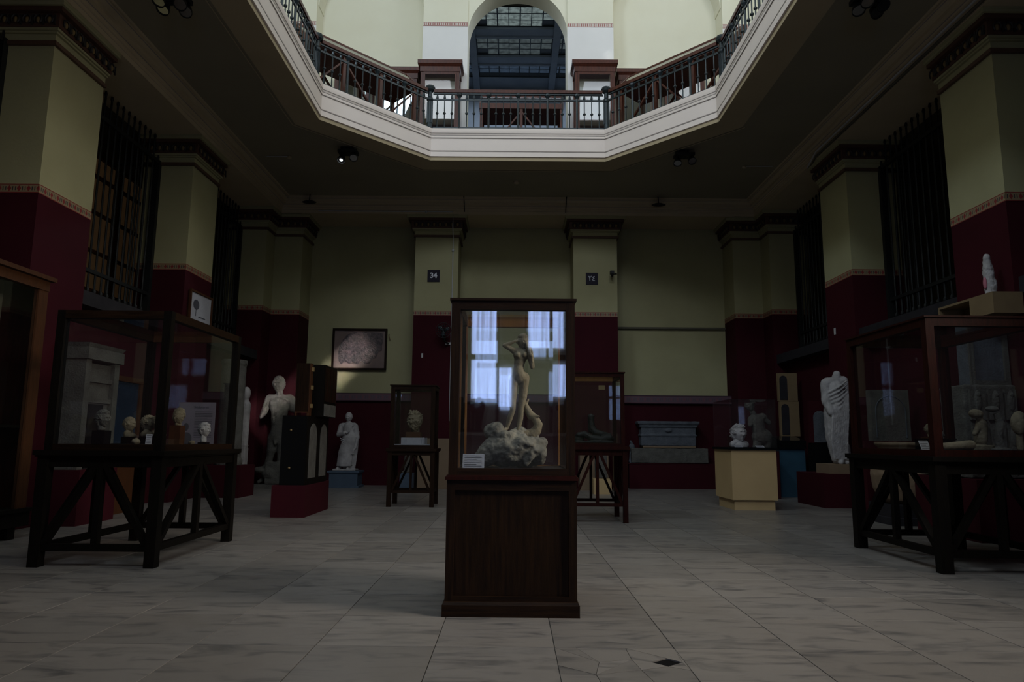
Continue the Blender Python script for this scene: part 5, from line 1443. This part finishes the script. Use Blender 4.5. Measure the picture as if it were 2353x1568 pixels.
ox, oz = 1.915, 5.265   # arabic-indic three: long stem with two teeth
strokes(t, [(ox+.012, oz+.065), (ox+.022, oz+.040), (ox+.03, oz+.01), (ox+.033, oz-.055)], .018, 'numeral_three')
strokes(t, [(ox, oz+.067), (ox+.018, oz+.036), (ox+.036, oz+.058), (ox+.054, oz+.036), (ox+.070, oz+.067)], .014, 'numeral_three')
strokes(t, [(ox+.155, oz+.060), (ox+.120, oz+.048), (ox+.108, oz+.028), (ox+.145, oz+.008), (ox+.115, oz-.006), (ox+.104, oz-.030), (ox+.125, oz-.052), (ox+.158, oz-.050)], .016, 'numeral_four')
# framed mosaic fragment
t = thing('framed_fragment', 'large framed dark fragment with a ragged outline on the left bay wall', 'picture', (-4.05, 18.22, 2.99))
MB().box(-4.74, -3.36, 18.19, 18.245, 2.99, 4.03).build('backing_board', 'lilac', t)
for q in ((-4.77, -3.33, 2.96, 3.01), (-4.77, -3.33, 4.01, 4.06), (-4.77, -4.72, 3.01, 4.01), (-3.38, -3.33, 3.01, 4.01)):
    MB().box(q[0], q[1], 18.15, 18.21, q[2], q[3]).build('frame_rail', 'wood', t)
pix = [(940,1010),(985,990),(1060,988),(1150,992),(1190,1000),(1196,1045),(1186,1085),(1190,1115),(1165,1125),(1150,1170),(1120,1180),(1110,1205),(1070,1208),(1045,1190),(1020,1215),(985,1198),(960,1210),(925,1192),(905,1215),(885,1190),(882,1130),(890,1080),(910,1045)]
poly = [(-4.74+(x-845)/375*1.40, 4.05-(y-968)/280*1.07) for x, y in pix]
b = MB().prism(poly, 18.165, 18.185); o = b.build('ragged_fragment', 'fragment', t)
t = thing('wall_hook', 'little hook with a cord beside the framed fragment', 'hook', (-3.27, 18.2, 3.75)); MB().tube([(-3.29, 18.245, 3.92), (-3.29, 18.18, 3.90), (-3.27, 18.2, 3.82), (-3.25, 18.2, 3.76)], .012, 6).build('hook', 'plywood', t)
# wall fan
t = thing('wall_fan', 'dark oscillating wall fan on the left back pier', 'fan', (-1.66, 17.1, 3.50))
b = MB()
for rr in (.19, .13, .07): b.tube([(-1.72+rr*math.cos(a), 16.95, 3.84+rr*math.sin(a)) for a in [2*PI*k/20 for k in range(21)]], .006, 5)
for k in range(16):
    a = 2*PI*k/16; b.tube([(-1.72+.03*math.cos(a), 16.92, 3.84+.03*math.sin(a)), (-1.72+.19*math.cos(a), 16.95, 3.84+.19*math.sin(a)), (-1.72+.10*math.cos(a), 17.02, 3.84+.10*math.sin(a))], .004, 4)
b.build('guard', 'iron_black', t)
for k in range(3):
    a = 2*PI*k/3+.4; b = MB().ell((-1.72+.09*math.cos(a), 16.97, 3.84+.09*math.sin(a)), (.075, .006, .045), (0, -a, 0)); b.build('blade', 'iron', t, smooth=True)
MB().lathe([(.04, 0), (.06, .03), (.06, .12), (.03, .15)], n=12).xform(Matrix.Translation((-1.72, 16.98, 3.84)) @ Matrix.Rotation(-PI/2, 4, 'X')).build('motor', 'iron_black', t)
MB().tube([(-1.72, 17.10, 3.82), (-1.71, 17.12, 3.60), (-1.66, 17.2, 3.56), (-1.62, 17.34, 3.56)], .022, 8).build('bracket', 'iron_black', t)
MB().box(-1.70, -1.52, 17.31, 17.349, 3.53, 3.59).build('mounting_plate', 'cable', t)
t = thing('security_camera', 'small dark camera on the right edge of the right back pier', 'camera', (2.52, 17.15, 5.32))
MB().box(2.44, 2.54, 17.08, 17.20, 5.34, 5.42).build('housing', 'iron_black', t); MB().tube([(2.50, 17.2, 5.40), (2.56, 17.3, 5.40), (2.64, 17.34, 5.40)], .012, 6).build('arm', 'iron_black', t); MB().tube([(2.49, 17.1, 5.34), (2.48, 17.06, 5.28)], .03, 8).build('lens_hood', 'iron_black', t)
for x, y, z, rot, lb in ((-2.28, YB-.006, 3.20, 0, 'white switch strip on the left back pier'), (6.352, 13.55, 3.28, 1, 'white switch strip on the second right pier')):
    b = MB().box(x-.02, x+.02, y-.006, y+.005, z, z+.11) if not rot else MB().box(x-.006, x+.005, y-.03, y+.03, z, z+.13)
    tag(b.build('wall_switch', 'cable'), lb, 'switch')
# conduits
def cable(pts, r, label, mm='cable', clips=()):
    t = thing('conduit', label, 'cable', pts[0]); MB().tube(pts, r, 6).build('pipe', mm, t)
    for c in clips: MB().ell(c, .035, n=8, m_=6).build('junction', mm, t)
    return t
cable([(-1.56, 17.33, 1.62), (-1.56, 17.33, 6.30), (-1.56, 17.12, 6.5), (-1.56, 17.10, 6.93), (-5.0, 17.10, 6.93)], .014, 'thin white conduit running down the left back pier', clips=((-1.56, 17.33, 5.98), (-2.25, 17.10, 6.93)))
cable([(6.10, -1, 6.90), (6.10, 13.4, 6.90), (6.16, 13.75, 6.86), (6.5, 13.95, 6.84), (6.95, 14.0, 6.84)], .022, 'double grey conduit along the right cornice bending behind the third pier', 'corridor')
cable([(6.06, -1, 6.96), (6.06, 13.3, 6.96), (6.12, 13.85, 6.86), (6.5, 14.05, 6.80), (6.95, 14.1, 6.80)], .018, 'thinner upper conduit along the right cornice', 'cable')
for x in (-1.27, 1.32):
    cable([(x, 17.10, 6.93), (x, 17.04, 7.04), (x, 16.9, 7.20), (x, 16.80, 7.24)], .012, 'short dark cable crossing the back cornice '+('left' if x < 0 else 'right')+' of the middle bay', 'black')
op = []
for i in (5, 6, 7, 0, 1): 
    p = off_pt(i, .62); op.append((p.x, p.y, 7.238))
cable(op[:], .009, 'thin cable on the ceiling following the octagonal well', 'cornice')
# ceiling bits
for (x, y, x2, lb) in ((-4.90, 14.41, -5.4, 'small ceiling lampholder with a wire, left of the well'), (5.11, 14.74, 5.75, 'small ceiling lampholder with a wire, right of the well')):
    t = thing('ceiling_lampholder', lb, 'lamp', (x, y, 7.19)); MB().lathe([(.02, 0), (.045, .01), (.045, .05)], (x, y, 7.19), 10).build('holder', 'cornice', t); MB().tube([(x, y, 7.24), (x2, y, 7.24)], .01, 5).build('wire', 'cable', t)
t = thing('smoke_detector', 'round detector on the ceiling in front of the middle bay', 'detector', (.05, 15.79, 7.19)); MB().lathe([(.04, 0), (.07, .02), (.07, .06)], (.05, 15.79, 7.19), 12).build('housing', 'cornice', t)
for x, lb in ((-5.14, 'dark flat lamp bracket on the back cornice, left'), (3.62, 'dark flat lamp bracket on the back cornice, right')):
    t = thing('cornice_lamp', lb, 'lamp', (x, 16.82, 7.06)); MB().lathe([(.16, 0), (.18, .015), (.10, .05), (.02, .07)], (x, 16.75, 7.02), 14, 1, .6).build('shade', 'slate', t); MB().tube([(x, 16.75, 7.08), (x, 16.78, 7.25)], .012, 6).build('rod', 'slate', t)

# ceiling spot clusters
def spots(x, y, n, lit, label):
    t = thing('spot_cluster', label, 'spotlight', (x, y, 6.9))
    MB().box(x-.16, x+.10, y-.05, y+.12, 7.16, 7.25).build('mounting_box', 'iron_black', t)
    MB().box(x-.20, x+.20, y-.14, y+.10, 7.10, 7.16).build('crossbar', 'iron_black', t)
    ps = [(-.13, .02), (.13, -.06), (-.10, -.16), (.13, .10)][:n]
    for k, (dx, dy) in enumerate(ps):
        ax = Vector((dx*.9, -.75 if k % 2 else -.5, -1)).normalized()
        o = Vector((x+dx, y+dy, 7.06)); mtx = Matrix.Translation(o) @ ax.to_track_quat('Z', 'Y').to_matrix().to_4x4()
        can = MB().lathe([(.03, -.02), (.055, .0), (.085, .10), (.088, .13), (.080, .13), (.06, .05)], n=16).xform(mtx).build('lamp_can', 'iron_black', t)
        MB().lathe([(.001, .055), (.055, .07), (.078, .115)], n=16).xform(mtx).build('reflector', 'steel', can)
        em = 'lamp_on' if (lit == k) else ('lamp_dim' if lit == -2 and k == 1 else 'glass')
        bb = MB().ell(mtx @ Vector((0, 0, .085)), .045 if lit == k else .016, n=10, m_=7).build('bulb', em, can)
        if lit == k:
            l = bpy.data.lights.new('spot_light', 'SPOT'); l.energy = 60; l.spot_size = 1.3; l.shadow_soft_size = .05; l.color = (.9, .95, 1)
            lo = bpy.data.objects.new('spot_light', l); COL.objects.link(lo); lo.location = mtx @ Vector((0, 0, .14)); lo.rotation_euler = (-ax).to_track_quat('Z', 'Y').to_euler()
spots(-3.50, 13.93, 2, 0, 'pair of ceiling spotlights with one lamp lit, left of the well')
spots(3.57, 13.95, 2, -1, 'pair of unlit ceiling spotlights right of the well')
spots(-4.69, 8.80, 4, -2, 'cluster of four ceiling spotlights at the top left photo edge')
spots(4.78, 8.70, 4, -1, 'cluster of four ceiling spotlights at the top right photo edge')

# dark torsos on the ledge under the entrance windows (seen mirrored in the centre case)
for k, (x, lb) in enumerate(((-.68, 'dark stone torso on the ledge behind the viewer, second from its left end'), (.98, 'dark stone torso on the ledge behind the viewer, at its right end'), (-1.02, 'dark stone torso at the left end of the ledge behind the viewer'))):
    t = thing('dark_torso', lb, 'sculpture', (x, YF+.13, 1.301))
    b = MB().box(x-.12, x+.12, YF+.02, YF+.24, 1.301, 1.36); b.cap((x, YF+.13, 1.4), .10, (x+.02, YF+.13, 1.65), .12); b.cap((x-.11, YF+.13, 1.78), .06, (x+.12, YF+.13, 1.80), .06); b.ell((x+.02, YF+.13, 1.72), (.14, .09, .13)); b.cap((x+.02, YF+.13, 1.8), .05, (x+.05, YF+.13, 1.92), .05)
    chipped(b, 'carving', 'bronze', t, .015, .015, .06, 1)
